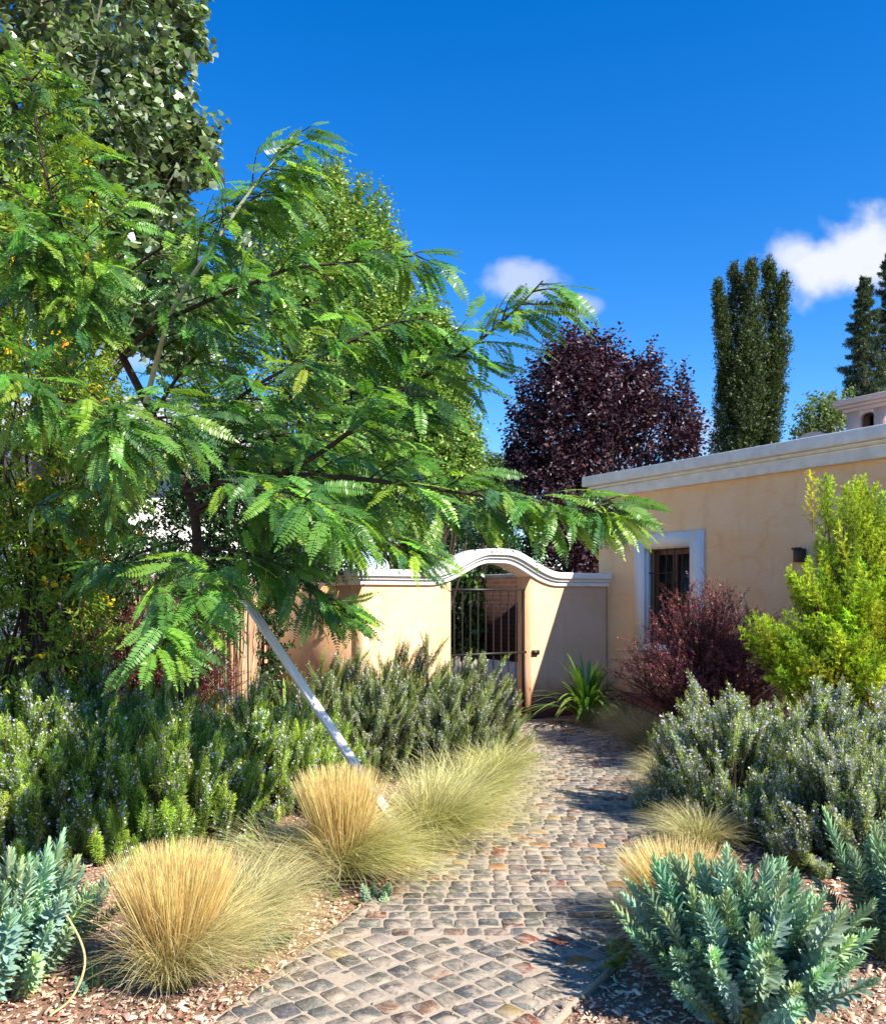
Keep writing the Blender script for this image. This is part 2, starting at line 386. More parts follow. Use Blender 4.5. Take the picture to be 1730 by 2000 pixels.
inst(mb, tV, tF, frames(D, U), np.stack([Xc, Yc, rng.random(n)*.014-.006], -1), np.stack([sz*.8, sz*1.2, sz*.8], -1),
     pick(rng, [(.74,.48,.34), (.60,.36,.25), (.82,.58,.43), (.36,.18,.12), (.22,.11,.08), (.85,.68,.53)], n, [5, 4, 4, 2, 1, 2]))
tag(mb.build('bark_mulch', M_chip), 'pinkish brown bark chip mulch covering the planting beds', 'mulch', kind='stuff')

# ------------------------------------------------------------------ ochre house on the right
wx, wy = .531, -.847; CN = np.array([2.21, 12.0]); HROT = math.atan2(wy, wx)
def tpx(px):
    r = (px-CX)/F; return (r*CN[1]-CN[0])/(wx-r*wy)
def zpx(t_, py): return EYE+(HY-py)/F*(CN[1]+wy*t_)
house = thing('house', 'ochre stucco house with white cornice, chimney and barred window', 'house', (CN[0], CN[1], 0), HROT)
HL, HD, HT = 9.0, 7.0, 3.02
w0, w1 = tpx(1261), tpx(1350); wz0, wz1 = .97, 2.235
mb = MB(); th = .32
gx = [0, w0, w1, HL]; gz = [-.05, wz0, wz1, HT]
for yy in (0, th):
    VV = [(x, yy, z) for z in gz for x in gx]; mb.add(VV, [(r_*4+c_, r_*4+c_+1, r_*4+c_+5, r_*4+c_+4) for r_ in range(3) for c_ in range(3) if (r_, c_) != (1, 1)])
for (xa, za, xb, zb_) in ((w0, wz0, w1, wz0), (w1, wz0, w1, wz1), (w1, wz1, w0, wz1), (w0, wz1, w0, wz0), (0, HT, HL, HT), (0, -.05, 0, HT), (HL, -.05, HL, HT)):
    mb.add([(xa, 0, za), (xb, 0, zb_), (xb, th, zb_), (xa, th, za)], [(0, 1, 2, 3)])
mb.box(0, th, th, HD-th, -.05, HT); mb.box(HL-th, HL, th, HD-th, -.05, HT); mb.box(0, HL, HD-th, HD, -.05, HT)
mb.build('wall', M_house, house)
mb = MB(); mb.box(-.01, HL+.01, -.01, HD+.01, HT+.002, HT+.2)
rf = mb.build('roof', M_roof, house)
def ring(mb, e, z0, z1, ex=0):
    mb.box(-e, HL+e, -e, 0.02-.001, z0, z1); mb.box(-e, .019, .02, HD+e, z0, z1)
mb = MB(); ring(mb, .075, 2.985, 3.12); ring(mb, .10, 3.122, 3.16); ring(mb, .17, 3.162, 3.30)
bevel(mb.build('cornice', M_whitew, house), .012)
mb = MB(); mb.box(-.025, HL, -.025, -.002, -.04, .30); mb.box(-.025, -.002, -.002, HD, -.04, .30)
mb.build('plinth', M_plinth, house)
# window
win = MB(); o0, o1 = tpx(1241), tpx(1376); oz0, oz1 = .80, 2.42
win.box(o0, w0, -.035, -.001, oz0, oz1); win.box(w1, o1, -.035, -.001, oz0, oz1)
win.box(w0, w1, -.035, -.001, wz1, oz1); win.box(w0, w1, -.05, -.001, oz0, wz0)
# white painted reveals
win.box(w0-.0, w0+.012, 0, .12, wz0, wz1); win.box(w1-.012, w1, 0, .12, wz0, wz1); win.box(w0+.012, w1-.012, 0, .12, wz1-.012, wz1)
w = win.build('window', M_white, house)
mb = MB(); fy0, fy1 = .14, .20
mb.box(w0+.012, w0+.075, fy0, fy1, wz0, wz1); mb.box(w1-.075, w1-.012, fy0, fy1, wz0, wz1)
mb.box(w0+.075, w1-.075, fy0, fy1, wz1-.09, wz1); mb.box(w0+.075, w1-.075, fy0, fy1, wz0, wz0+.08)
mid = (w0+w1)/2; mb.box(mid-.04, mid+.04, fy0-.01, fy1-.01, wz0+.08, wz1-.09)
mb.box(w0+.075, mid-.04, fy0+.01, fy1-.01, 1.62, 1.65); mb.box(mid+.04, w1-.075, fy0+.01, fy1-.01, 1.62, 1.65)
bevel(mb.build('window_frame', M_wood, w), .004)
mb = MB(); mb.box(w0+.07, w1-.07, .17, .176, wz0+.05, wz1-.05); mb.build('pane', M_glass, w)
mb = MB(); mb.box(mid-.16, w1+.1, .34, .37, .5, 2.3); mb.box(w0-.3, w0+.10, .36, .39, .5, 2.3); mb.build('curtain', M_curtain, w)
mb = MB(); xs_ = np.linspace(w0+.06, w1-.06, 6)
for x in xs_:
    tubes(mb, [(x, .045, wz0), (x, .045, wz1)], .0075, 6)
    if x in (xs_[1], xs_[2], xs_[3], xs_[4]):
        tubes(mb, [(x, .045, 1.72), (x, .045, 1.735), (x, .045, 1.76), (x, .045, 1.785), (x, .045, 1.80)], [.008, .016, .02, .016, .008], 6)
for z in (1.15, 1.9): mb.box(w0, w1, .038, .052, z, z+.014)
mb.build('grille', M_iron, w)
# chimney on roof
x0, x1, y0, y1 = 2.52, 3.12, 1.95, 2.95; zb, zt = HT+.21, 3.96
hx0, hx1, hz0, hz1 = 2.70, 2.89, 3.70, 3.93
mb = MB(); tt = .10
mb.box(x0, hx0, y0, y0+tt, zb, zt); mb.box(hx1, x1, y0, y0+tt, zb, zt); mb.box(hx0, hx1, y0, y0+tt, zb, hz0)
# arched head
aw = (hx1-hx0)/2; cxh = (hx0+hx1)/2; seg = 8
a_ = np.linspace(math.pi, 0, seg+1); pts = [(cxh+aw*math.cos(q), hz1-.045+.045*math.sin(q)) for q in a_]
for k in range(seg):
    (xa, za), (xb, zb2) = pts[k], pts[k+1]
    Vv = [(xa, y0, za), (xb, y0, zb2), (xb, y0, zt), (xa, y0, zt), (xa, y0+tt, za), (xb, y0+tt, zb2), (xb, y0+tt, zt), (xa, y0+tt, zt)]
    mb.add(Vv, [(0,1,2,3), (4,7,6,5), (0,4,5,1)])
mb.box(x0, x0+tt, y0+tt, y1-tt, zb, zt); mb.box(x1-tt, x1, y0+tt, y1-tt, zb, zt); mb.box(x0, x1, y1-tt, y1, zb, zt)
ch = mb.build('chimney', M_pink, house)
mb = MB()
for e, za, zb_ in ((.04, zt+.002, zt+.05), (.08, zt+.052, zt+.09), (.12, zt+.092, zt+.16)): mb.box(x0-e, x1+e, y0-e, y1+e, za, zb_)
mb.box(x0+.02, x1-.02, y0+.02, y1-.02, zt+.162, zt+.18)
bevel(mb.build('chimney_cap', M_pink, ch), .015)
mb = MB(); mb.box(x0+tt+.01, x1-tt-.01, y0+tt+.25, y0+tt+.27, zb, zt-.02); mb.build('inner_panel', M_black, ch)  # plain black panel standing inside the chimney, behind the arched hole
# low rounded vault on the roof beside the chimney
mb = MB(); nn_ = 16; aa = np.linspace(0, math.pi, nn_+1); VV = []
for yy in (2.0, 3.2):
    for q in aa: VV.append((1.98+.46*math.cos(q), yy, HT+.2+.60*math.sin(q)))
VV = np.array(VV); i = np.arange(nn_); mb.add(VV, np.stack([i, i+1, i+nn_+2, i+nn_+1], -1))
VVc = np.concatenate([VV[:nn_+1], [(1.98, 2.0, HT+.2)]]); mb.Fc; mb.add(VVc, np.stack([i, i+1, np.full(nn_, nn_+1)], -1))
mb.build('roof_vault', M_pink, house, True)
# security camera under the cornice, at the corner
sc_ = thing('security_camera', 'small white security camera under the house cornice at its corner', 'camera', (CN[0], CN[1], 0), HROT)
mb = MB(); mb.box(.05, .11, -.03, -.002, 2.86, 2.96); bevel(mb.build('bracket', M_white, sc_), .004)
mb = MB(); q = np.linspace(0, 1, 5); tubes(mb, [(.08, -.03, 2.9), (.08, -.034, 2.9), (.07, -.17, 2.87), (.07, -.175, 2.87)], [.005, .042, .042, .03], 14)
mb.add([(.07+.03*math.cos(a), -.175, 2.87+.03*math.sin(a)) for a in np.arange(14)/14*6.283], [tuple(range(14))]); mb.build('camera_body', M_white, sc_)
mb = MB(); tubes(mb, [(.07, -.174, 2.87), (.07, -.18, 2.87), (.07, -.181, 2.87)], [.022, .022, .001], 12); mb.build('lens', M_black, sc_)
wl = thing('wall_fitting', 'small square black fitting on the ochre house wall beside the yellow-green shrub', 'fitting', (CN[0], CN[1], 0), HROT)  # dark square wall fitting; its use is not identified
tl_ = tpx(1567); zl = zpx(tl_, 1085)
mb = MB(); mb.box(tl_-.05, tl_+.05, -.10, -.002, zl-.075, zl+.075); bevel(mb.build('fitting_housing', M_iron, wl), .006)
mb = MB(); mb.box(tl_-.06, tl_+.06, -.11, -.103+.0, zl+.06, zl+.085); mb.build('fitting_rim', M_iron, wl)

# ------------------------------------------------------------------ gate wall
G0 = CN+np.array([wx, wy])*.185; ux, uy = -.847, -.531           # runs from the house to the left and nearer
def spx(px):
    r = (px-CX)/F; return (r*G0[1]-G0[0])/(ux-r*uy)
# local frame: x = distance s to the left of the house, y = out of the wall (towards the camera) -> rotation
GROT = math.atan2(uy, ux)      # local x = u ; local y = rot90(u) = (.531,-.847) towards camera
gw_ = thing('garden_wall', 'peach stucco garden wall with white curved coping over the gateway', 'wall', (G0[0], G0[1], 0), GROT)
SA, SB, SE = spx(1036), spx(880), spx(707)
sm_ = (SA+SB)/2-.07
def ztop(s):
    d = abs(s-sm_); r1 = 1.02
    if d > r1: return 1.92
    e = 1.92+.29*(0.5+0.5*math.cos(math.pi*min(1, max(0, (d-.10)/(r1-.10)))))
    return e
WB = .175                                             # coping depth
mb = MB(); TH = .28
def wallseg(s0, s1, n, plinth=False):
    ss = np.linspace(s0, s1, n+1)
    for k in range(n):
        a, b2 = ss[k], ss[k+1]; za, zb2 = ztop(a)-WB+.0, ztop(b2)-WB+.0
        Vv = [(a, 0, -.05), (b2, 0, -.05), (b2, 0, zb2), (a, 0, za), (a, -TH, -.05), (b2, -TH, -.05), (b2, -TH, zb2), (a, -TH, za)]
        fs = [(0,1,2,3), (4,7,6,5), (3,2,6,7)]
        if k == 0: fs.append((0,3,7,4))
        if k == n-1: fs.append((1,5,6,2))
        mb.add(Vv, fs)
wallseg(.01, SA, 30); wallseg(SB, SE, 30)
# return wall going back from the left corner
KX = SE
mb.box(KX-TH, KX, -3.8, -TH-.001, -.05, 1.92-WB)
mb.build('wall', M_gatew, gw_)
mb = MB(); mb.box(.01, SA-.0, .002, .022, -.04, .28); mb.box(SB, SE+.022, .002, .022, -.04, .28); mb.box(KX+.002, KX+.022, -3.8, .002, -.04, .28)
mb.build('plinth', M_plinth, gw_)
def band(mb, n, lo, hi, yo, yi):
    ss = np.linspace(0, 1, n+1)*(SE+.0)+.005
    ss[-1] = SE+yo if yo > 0 else SE
    tops = np.array([ztop(s) for s in ss]); sl_ = np.gradient(tops, ss); nx = -sl_/np.sqrt(1+sl_**2); nz = 1/np.sqrt(1+sl_**2)
    V = []
    for s, zt_, a, c2 in zip(ss, tops, nx, nz):
        for yy, of in ((yo, -lo), (yo, -hi), (yi, -hi), (yi, -lo)): V.append((s+a*of, yy, zt_+c2*of))
    V = np.array(V); i = np.arange(n)*4; q = []
    for a, b2 in ((0,1), (1,2), (2,3), (3,0)): q.append(np.stack([i+a, i+b2, i+4+b2, i+4+a], -1))
    mb.add(V, np.concatenate(q)); mb.add(V[:4], [(0,1,2,3)]); mb.add(V[-4:], [(3,2,1,0)])
mb = MB(); band(mb, 90, 0, .085, .10, -TH-.08); band(mb, 90, .087, .125, .065, -TH-.05); band(mb, 90, .127, .185, .035, -TH-.03)
for e, a, b2 in ((.10, 1.835, 1.92), (.065, 1.795, 1.833), (.035, 1.735, 1.793)): mb.box(KX-TH-e, KX+e, -3.8, -TH-.1, a, b2)
bevel(mb.build('coping', M_white, gw_), .01)
# iron gate
gt = thing('iron_gate', 'black iron bar gate with curled heads in the arched opening', 'gate', (G0[0], G0[1], 0), GROT)
mb = MB(); gy = -.12; gtop = 1.70; ga, gb = SA+.03, SB-.01
for s in (ga, gb): mb.box(s-.014, s+.014, gy-.014, gy+.014, .05, gtop)
mb.box(ga+.014, gb-.014, gy-.012, gy+.012, gtop-.03, gtop); mb.box(ga+.014, gb-.014, gy-.012, gy+.012, .08, .11)
mb.box(SA-.09, gb-.014, gy+.016, gy+.034, .845, .875)
mb.build('gate_frame', M_iron, gt)
nb = 9
for k in range(nb):
    s = ga+(gb-ga)*(k+1)/(nb+1)
    bm_ = MB(); tubes(bm_, [(s, gy, .111), (s, gy, gtop-.031)], .0095, 6)
    bm_.build('gate_bar', M_iron, gt)
    bm_ = MB(); a_ = np.linspace(-.5*math.pi, 1.25*math.pi, 12); sg = 1 if k % 2 else -1
    tubes(bm_, np.array([(s+sg*(.035*math.cos(q)*(1-.04*i_)), gy, gtop-.2+.035*math.sin(q)*(1-.04*i_)) for i_, q in enumerate(a_)]), .005, 5)
    bm_.build('scroll', M_iron, gt)
mb = MB(); mb.box(SA-.12, SA-.02, .0+.002, .04, .83, .89); mb.build('latch', M_iron, gt)

# ------------------------------------------------------------------ brick wall behind the gate
m, t, b = newmat('brown_brick'); b.inputs['Roughness'].default_value = .9; b.inputs['Specular IOR Level'].default_value = .1
tcn = t.nodes.new('ShaderNodeTexCoord'); mp = t.nodes.new('ShaderNodeMapping'); mp.inputs['Rotation'].default_value = (math.pi/2, 0, 0)
t.links.new(tcn.outputs['Object'], mp.inputs[0])
br = t.nodes.new('ShaderNodeTexBrick'); t.links.new(mp.outputs[0], br.inputs[0]); br.inputs['Scale'].default_value = 1
br.inputs['Brick Width'].default_value = .24; br.inputs['Row Height'].default_value = .075; br.inputs['Mortar Size'].default_value = .009
br.inputs['Color1'].default_value = (.075, .034, .026, 1); br.inputs['Color2'].default_value = (.05, .024, .02, 1); br.inputs['Mortar'].default_value = (.085, .06, .05, 1)
t.links.new(mixc(t, .35, br.outputs[0], ramp(t, noise(t, 8, 5), [(.3, (.04, .02, .018)), (.7, (.09, .045, .035))])), b.inputs['Base Color']); M_brick = m
bw = thing('brick_wall', 'brown brick wall with pale coping behind the iron gate', 'wall', (1.5, 13.7, 0), math.atan2(.847, -.531))
mb = MB(); mb.box(0, 5.2, -.25, 0, .5, 1.92); mb.build('brick_face', M_brick, bw)
mb = MB(); mb.box(0, 5.2, -.25, .02, -.05, .498); mb.build('white_base', M_whitew, bw)
mb = MB(); mb.box(-.05, 5.25, -.31, .06, 1.922, 1.98); bevel(mb.build('coping', M_roof, bw))

# ------------------------------------------------------------------ white house far left
wh = thing('white_house', 'white rendered house with pale pitched roof behind the trees', 'house', (-6.4, 11.3, 0))
mb = MB(); mb.box(-3.6, 3.45, 0, 4, -.05, 3.55); mb.build('wall', plain('white_render', (.8, .8, .8), .8, .2, nscale=2, namt=.03), wh)
mb = MB(); zr = 4.75
mb.add([(-3.9, -.35, 3.45), (3.7, -.35, 3.45), (3.7, 2, zr), (-3.9, 2, zr), (-3.9, 4.35, 3.45), (3.7, 4.35, 3.45), (-3.9, -.35, 3.38), (3.7, -.35, 3.38), (3.7, 4.35, 3.38), (-3.9, 4.35, 3.38)], [(0,1,2,3), (3,2,5,4), (0,6,7,1), (6,9,8,7), (4,5,8,9)]); mb.add([(-3.9, -.35, 3.45), (-3.9, 2, zr), (-3.9, 4.35, 3.45)], [(0,1,2)]); mb.add([(3.7, -.35, 3.45), (3.7, 4.35, 3.45), (3.7, 2, zr)], [(0,1,2)])
mb.build('roof', plain('pale_roof', (.42, .42, .43), .7, .3, nscale=3, namt=.1), wh)

# ------------------------------------------------------------------ reed fence
m, t, b = newmat('reed'); t.links.new(attr(t), b.inputs['Base Color']); b.inputs['Roughness'].default_value = .7; b.inputs['Specular IOR Level'].default_value = .2; M_reed = m
rng = np.random.default_rng(5)
def reedpanel(A, B, H, n, nrmv):
    mb = MB(); A = np.array(A); B = np.array(B); nv = np.array([*nrmv, 0])
    tt_ = np.sort(rng.random(n)); base = A[None]*(1-tt_[:, None])+B[None]*tt_[:, None]
    P0 = np.c_[base, np.full(n, -.02)]+nv*rng.normal(size=(n, 1))*.014
    Hh = H+rng.normal(size=n)*.06; dirv = nrm(np.array([*(B-A), 0.]))
    Pm = P0+np.c_[np.zeros((n, 2)), Hh*.5]+dirv*rng.normal(size=(n, 1))*.012; P1 = P0+np.c_[np.zeros((n, 2)), Hh]+dirv*rng.normal(size=(n, 1))*.03+nv*rng.normal(size=(n, 1))*.012
    tubes(mb, np.stack([P0, Pm, P1], 1), 0.0046, 4, 0, pick(rng, [(.62,.42,.25), (.50,.32,.18), (.72,.52,.33), (.36,.22,.13), (.24,.14,.09)], n, [4, 4, 3, 2, 1])[:, None, :])
    return mb
RA = P(60, 1165, 9.6)[:2]; RB = P(478, 1165, 8.7)[:2]; RC = P(520, 1165, 10.5)[:2]
rfence = thing('reed_fence', 'straw coloured reed screen fence behind the purple barberry', 'fence')
reedpanel(RA, RB, 1.72, 3000, (0, -1)).build('reed_panel', M_reed, rfence)
mbx = reedpanel(RB, RC, 1.70, 420, (1, 0)); mbx.build('reed_panel', M_reed, rfence)
mb = MB()
for z in (.5, 1.3): tubes(mb, [(*RA, z), (*RB, z)], .012, 6)
for v_ in (0, .5, 1.0):
    pp = RA*(1-v_)+RB*v_; tubes(mb, [(pp[0], pp[1]+.05, -.05), (pp[0], pp[1]+.05, 1.66)], .03, 8)
mb.build('support_rail', M_barkd, rfence)

# ------------------------------------------------------------------ generic foliage
def shoots(mb, P0, D, L, K, tmpl, size, cols, rng, spread=.8, droop=.1, rad=.0, upj=.9, t0=.15, mat=0, curve=None, bias=None, svar=.2, C=None, taper=.25, up=(0, 0, 1)):
    """K leaves along each of N shoots"""
    n = len(P0); D = nrm(D); t_ = (np.linspace(t0, 1, K)[None]+rng.normal(size=(n, K))*.5/K)
    L = np.broadcast_to(L, (n,))
    cen = P0[:, None]+D[:, None]*(L[:, None]*t_)[..., None]
    if curve is not None: cen = cen+np.asarray(curve)[:, None]*((t_**2)*L[:, None])[..., None]
    R = rnd_unit(rng, n*K).reshape(n, K, 3); R = nrm(R-(R*D[:, None]).sum(-1, keepdims=True)*D[:, None])
    dirs = D[:, None]*(1-.5*spread)+R*spread+np.array([0, 0, -1.])*droop
    if bias is not None: dirs = dirs+np.asarray(bias)
    dirs = nrm(dirs).reshape(-1, 3)
    pos = (cen+R*rad*rng.random((n, K, 1))).reshape(-1, 3)
    U = nrm(np.asarray(up, float)[None]+rng.normal(size=(n*K, 3))*upj)
    sc = size*(1+rng.normal(size=n*K)*svar)*(1-taper*np.clip(t_, 0, 1).ravel()); sc = np.clip(sc, size*.3, size*2)
    if C is None: C = cols(n*K)
    inst(mb, tmpl[0], tmpl[1], frames(dirs, U), pos, sc, C, mat)
def sample_blobs(blobs, n, rng, inner=.35, power=2.2):
    """points in a union of ellipsoids (cx,cy,cz,rx,ry,rz,weight), biased outward"""
    bl = np.array(blobs, float); w = bl[:, 6]/bl[:, 6].sum(); k = rng.choice(len(bl), n, p=w)
    d = rnd_unit(rng, n); r = inner+(1-inner)*rng.random(n)**(1/power)
    return bl[k, :3]+d*bl[k, 3:6]*r[:, None], d, k
def limbs(mb, base, tops, r0, r1, rng, trunk_h=.4, k=9, sides=6, wob=.05):
    """limbs leaving a trunk line base->base+(0,0,H) towards the points tops"""
    base = np.asarray(base, float)
    for q in tops:
        q = np.asarray(q, float); H = q[2]-base[2]; f = .15+rng.random()*.5
        st = base+np.array([0, 0, H*f*trunk_h*1.6])
        mid = st*.5+q*.5; mid[2] += H*.06; mid[:2] += rng.normal(size=2)*wob*H
        pts = spline([st, mid, q], k); tubes(mb, pts, np.linspace(r0, r1, k), sides)

# pear tree(s) ------------------------------------------------------------
rng = np.random.default_rng(11)
def upright_tree(name, label, blobs, base, nsh, K, lsize, Lsh, cols, mat, tmpl, group=None, spikes=(), r0=.12, droop=.35, upb=1.1, inner=.5, barkm=None, spread=.8, jL=.35):
    tr = thing(name, label, 'tree', tuple(base), 0, group); base = np.array(base, float)
    P0, d, k = sample_blobs(blobs, nsh, rng, inner)
    D = d+np.array([0, 0, upb])+rng.normal(size=(nsh, 3))*.25
    L = Lsh*(1+rng.normal(size=nsh)*jL)
    for (c, r, h, m_) in spikes:                       # leader shoots at the outline
        q = np.array(c)+rng.normal(size=(m_, 3))*[r, r, h]; P0 = np.concatenate([P0, q]); D = np.concatenate([D, rng.normal(size=(m_, 3))*.25+[0, 0, 1]]); L = np.concatenate([L, np.full(m_, Lsh)])
    P0 = P0-base; L = np.clip(L, Lsh*.3, Lsh*2)
    mb = MB(); shoots(mb, P0-nrm(D)*L[:, None]*.5, D, L, K, tmpl, lsize, cols, rng, spread, droop, lsize*.4)
    mb.build('crown', mat, tr)
    mb = MB(); zt_ = max(b_[2]+b_[5]*.6 for b_ in blobs)
    cx_ = np.average([b_[0] for b_ in blobs], weights=[b_[6] for b_ in blobs]); cy_ = np.average([b_[1] for b_ in blobs], weights=[b_[6] for b_ in blobs])
    tp = spline([(0, 0, -.1), ((cx_-base[0])*.3, (cy_-base[1])*.3, zt_*.35), (cx_-base[0], cy_-base[1], zt_)], 12)
    tubes(mb, tp, np.linspace(r0, r0*.15, 12), 9); tr_o = mb.build('trunk', barkm or M_barkd, tr, True)
    mb = MB(); idx = rng.choice(nsh, min(nsh, 90), replace=False)
    limbs(mb, (0, 0, 0), P0[idx]*.96, r0*.28, .008, rng, .55, wob=.03); mb.build('limbs', barkm or M_barkd, tr)
    return tr
pear_c = lambda n: pick(rng, [(.16,.29,.045), (.23,.37,.06), (.10,.19,.03), (.34,.44,.10), (.32,.27,.09)], n, [5, 5, 3, 3, .6])
d = 14.0
def B(px, py, d_, rpx, rpy, w, ry=None):
    p = P(px, py, d_); return (*p, rpx/F*d_, (ry if ry else rpx/F*d_), rpy/F*d_, w)
blobs = [B(560, 780, d, 235, 330, 7), B(610, 520, d, 140, 150, 2.4), B(660, 640, d, 125, 150, 2), B(700, 520, d, 80, 110, 1.0), B(645, 400, d, 45, 70, .4), B(640, 930, d, 200, 150, 2), B(740, 560, d, 60, 100, .8), B(730, 680, d, 75, 90, 1.0)]
upright_tree('pear_tree', 'tall green pear tree with pointed crown behind the pinnate-leaved tree', blobs, (P(590, 1165, d)[0], d, 0), 7200, 15, .075, .42, pear_c, M_leafshiny, leafT(.55), spikes=[(P(x, y, d), .09, .22, 34) for x, y in ((652, 352), (606, 375), (700, 400), (742, 425), (770, 490), (788, 560), (575, 395))], upb=1.2)
blobs = [B(830, 760, 13, 85, 140, 3), B(838, 690, 13, 50, 95, 1.2), B(850, 900, 13, 85, 130, 3), B(760, 950, 13, 110, 130, 3), B(900, 880, 13, 40, 60, .5)]
upright_tree('pear_tree', 'narrower green pear tree right of the tall one, above the gate wall', blobs, (P(835, 1165, 13)[0], 13, 0), 3600, 15, .075, .38, pear_c, M_leafshiny, leafT(.55), spikes=[(P(x, y, 13), .07, .2, 30) for x, y in ((834, 610), (815, 650), (860, 655), (880, 720))], upb=1.1)
# distant round tree
blobs = [B(955, 945, 34, 70, 48, 3), B(990, 965, 34, 50, 40, 1), B(900, 950, 34, 60, 50, 1)]
upright_tree('distant_tree', 'rounded mid-green tree far away between the pear trees and the purple plum', blobs, (P(955, 1165, 34)[0], 34, 0), 2600, 10, .16, .5, lambda n: pick(rng, [(.09,.15,.035), (.12,.19,.05), (.06,.11,.03)], n), M_leafdull, leafD(.6), upb=.4, droop=.3)
# purple plum
blobs = [B(1120, 815, 17, 108, 145, 5), B(1070, 870, 17, 75, 100, 2), B(1112, 725, 17, 60, 75, 1.4), B(1165, 735, 17, 45, 60, .8), B(1210, 800, 17, 80, 90, 2), B(1280, 850, 17, 80, 85, 2.2), B(1320, 840, 17, 45, 60, .6), B(1245, 760, 17, 42, 50, .7), B(1130, 980, 17, 130, 120, 4), B(1180, 1080, 17, 110, 90, 1.6), B(1020, 905, 17, 30, 40, .35), B(1100, 1060, 15.6, 75, 90, 1.8)]
upright_tree('plum_tree', 'purple-leaved plum tree behind the ochre house corner', blobs, (P(1160, 1165, 17)[0], 17, 0), 3100, 13, .10, .55, lambda n: pick(rng, [(.060,.030,.042), (.085,.042,.055), (.038,.018,.026), (.12,.035,.04)], n, [5, 4, 4, .7]), M_purple, leafT(.6, fold=.2),
    spikes=[(P(x, y, 17), .10, .28, 22) for x, y in ((1112, 668), (1085, 712), (1170, 682), (1200, 710), (1278, 720), (1250, 740), (1330, 775), (1352, 820), (1010, 800), (1345, 870), (1000, 885))], r0=.14, upb=.9, inner=.35)
# purple tree at far left edge
blobs = [B(-10, 430, 8.6, 60, 110, 2), B(-60, 600, 8.6, 80, 200, 3)]
upright_tree('plum_tree', 'purple-leaved tree showing at the left edge behind the yellow flowers', blobs, (P(-60, 1165, 8.6)[0], 8.6, 0), 620, 12, .065, .3, lambda n: pick(rng, [(.05,.016,.022), (.08,.024,.03), (.03,.012,.018)], n), M_purple, leafT(.55, fold=.2), upb=.7, r0=.07)
# light small tree behind the roof
blobs = [B(1605, 815, 24, 42, 42, 2), B(1635, 800, 24, 30, 35, 1), B(1585, 850, 24, 40, 30, 1)]
upright_tree('young_tree', 'pale green airy tree behind the roof, left of the chimney', blobs, (P(1610, 1165, 24)[0], 24, 0), 420, 9, .11, .4, lambda n: pick(rng, [(.16,.23,.09), (.22,.29,.13), (.12,.17,.06)], n), M_leaf, leafT(.6), upb=.6, r0=.06, inner=.2)

# poplar ------------------------------------------------------------------
rng = np.random.default_rng(21)
d = 8.2; bx_ = P(110, 1165, d)[0]
pop = thing('poplar_tree', 'tall poplar with grey-green heart-shaped leaves at the top left', 'tree', (bx_, d, 0))
blobs = [B(120, 60, d, 245, 330, 5), B(150, 330, d, 215, 260, 4), B(190, 480, d, 175, 210, 3), B(130, -260, d, 200, 300, 3), B(345, 60, d, 42, 90, .35), B(300, 250, d, 80, 120, .8), B(360, 310, d, 38, 60, .3), B(310, 590, d, 110, 150, 1.3)]
nsh = 1500; P0, dd, k = sample_blobs(blobs, nsh, rng, .45); P0 -= [bx_, d, 0]
ex = np.concatenate([P(x, y, d)[None]+rng.normal(size=(nn, 3))*.06 for x, y, nn in ((375, 50, 10), (372, 110, 6), (352, 225, 8), (405, 268, 5), (392, 300, 8), (385, 345, 9), (340, 400, 6), (360, 20, 6))])-[bx_, d, 0]
P0 = np.concatenate([P0, ex]); n0 = len(P0)
D = np.concatenate([dd, nrm(rng.normal(size=(len(ex), 3)))])*.7+np.array([0, 0, .9])+rng.normal(size=(n0, 3))*.25
pc = lambda n: pick(rng, [(.13,.19,.075), (.17,.24,.10), (.26,.33,.19), (.42,.50,.36), (.08,.13,.05)], n, [5, 5, 3, 2.4, 3])
mb = MB(); shoots(mb, P0-nrm(D)*.2, D, .42, 21, (np.array([(0,0,0), (.40,.08,.03), (.50,.32,.05), (.27,.70,.03), (0,1.0,-.06), (-.27,.70,.03), (-.50,.32,.05), (-.40,.08,.03)]), np.array([(0,1,2,3,4), (0,4,5,6,7)])), .088, pc, rng, .9, .55, .03, 1.1)
mb.build('crown', leafmat('poplar_leaf', .3, .3, .8, (1.1, 1.2, .6)), pop)
mb = MB(); tubes(mb, spline([(0, 0, -.1), (-.1, 0, 3), (.0, 0, 6), (.1, 0, 11)], 16), np.linspace(.16, .05, 16), 10); mb.build('trunk', M_bark, pop, True)
mb = MB(); idx = rng.choice(n0, 90, replace=False)
for i_ in idx:
    q = P0[i_]; st = np.array([0, 0, max(1.5, q[2]-1.6*rng.random()-.8)]); tubes(mb, spline([st, st*.45+q*.55-[0, 0, .1], q], 7), np.linspace(.035, .005, 7), 5)
mb.build('limbs', M_bark, pop)

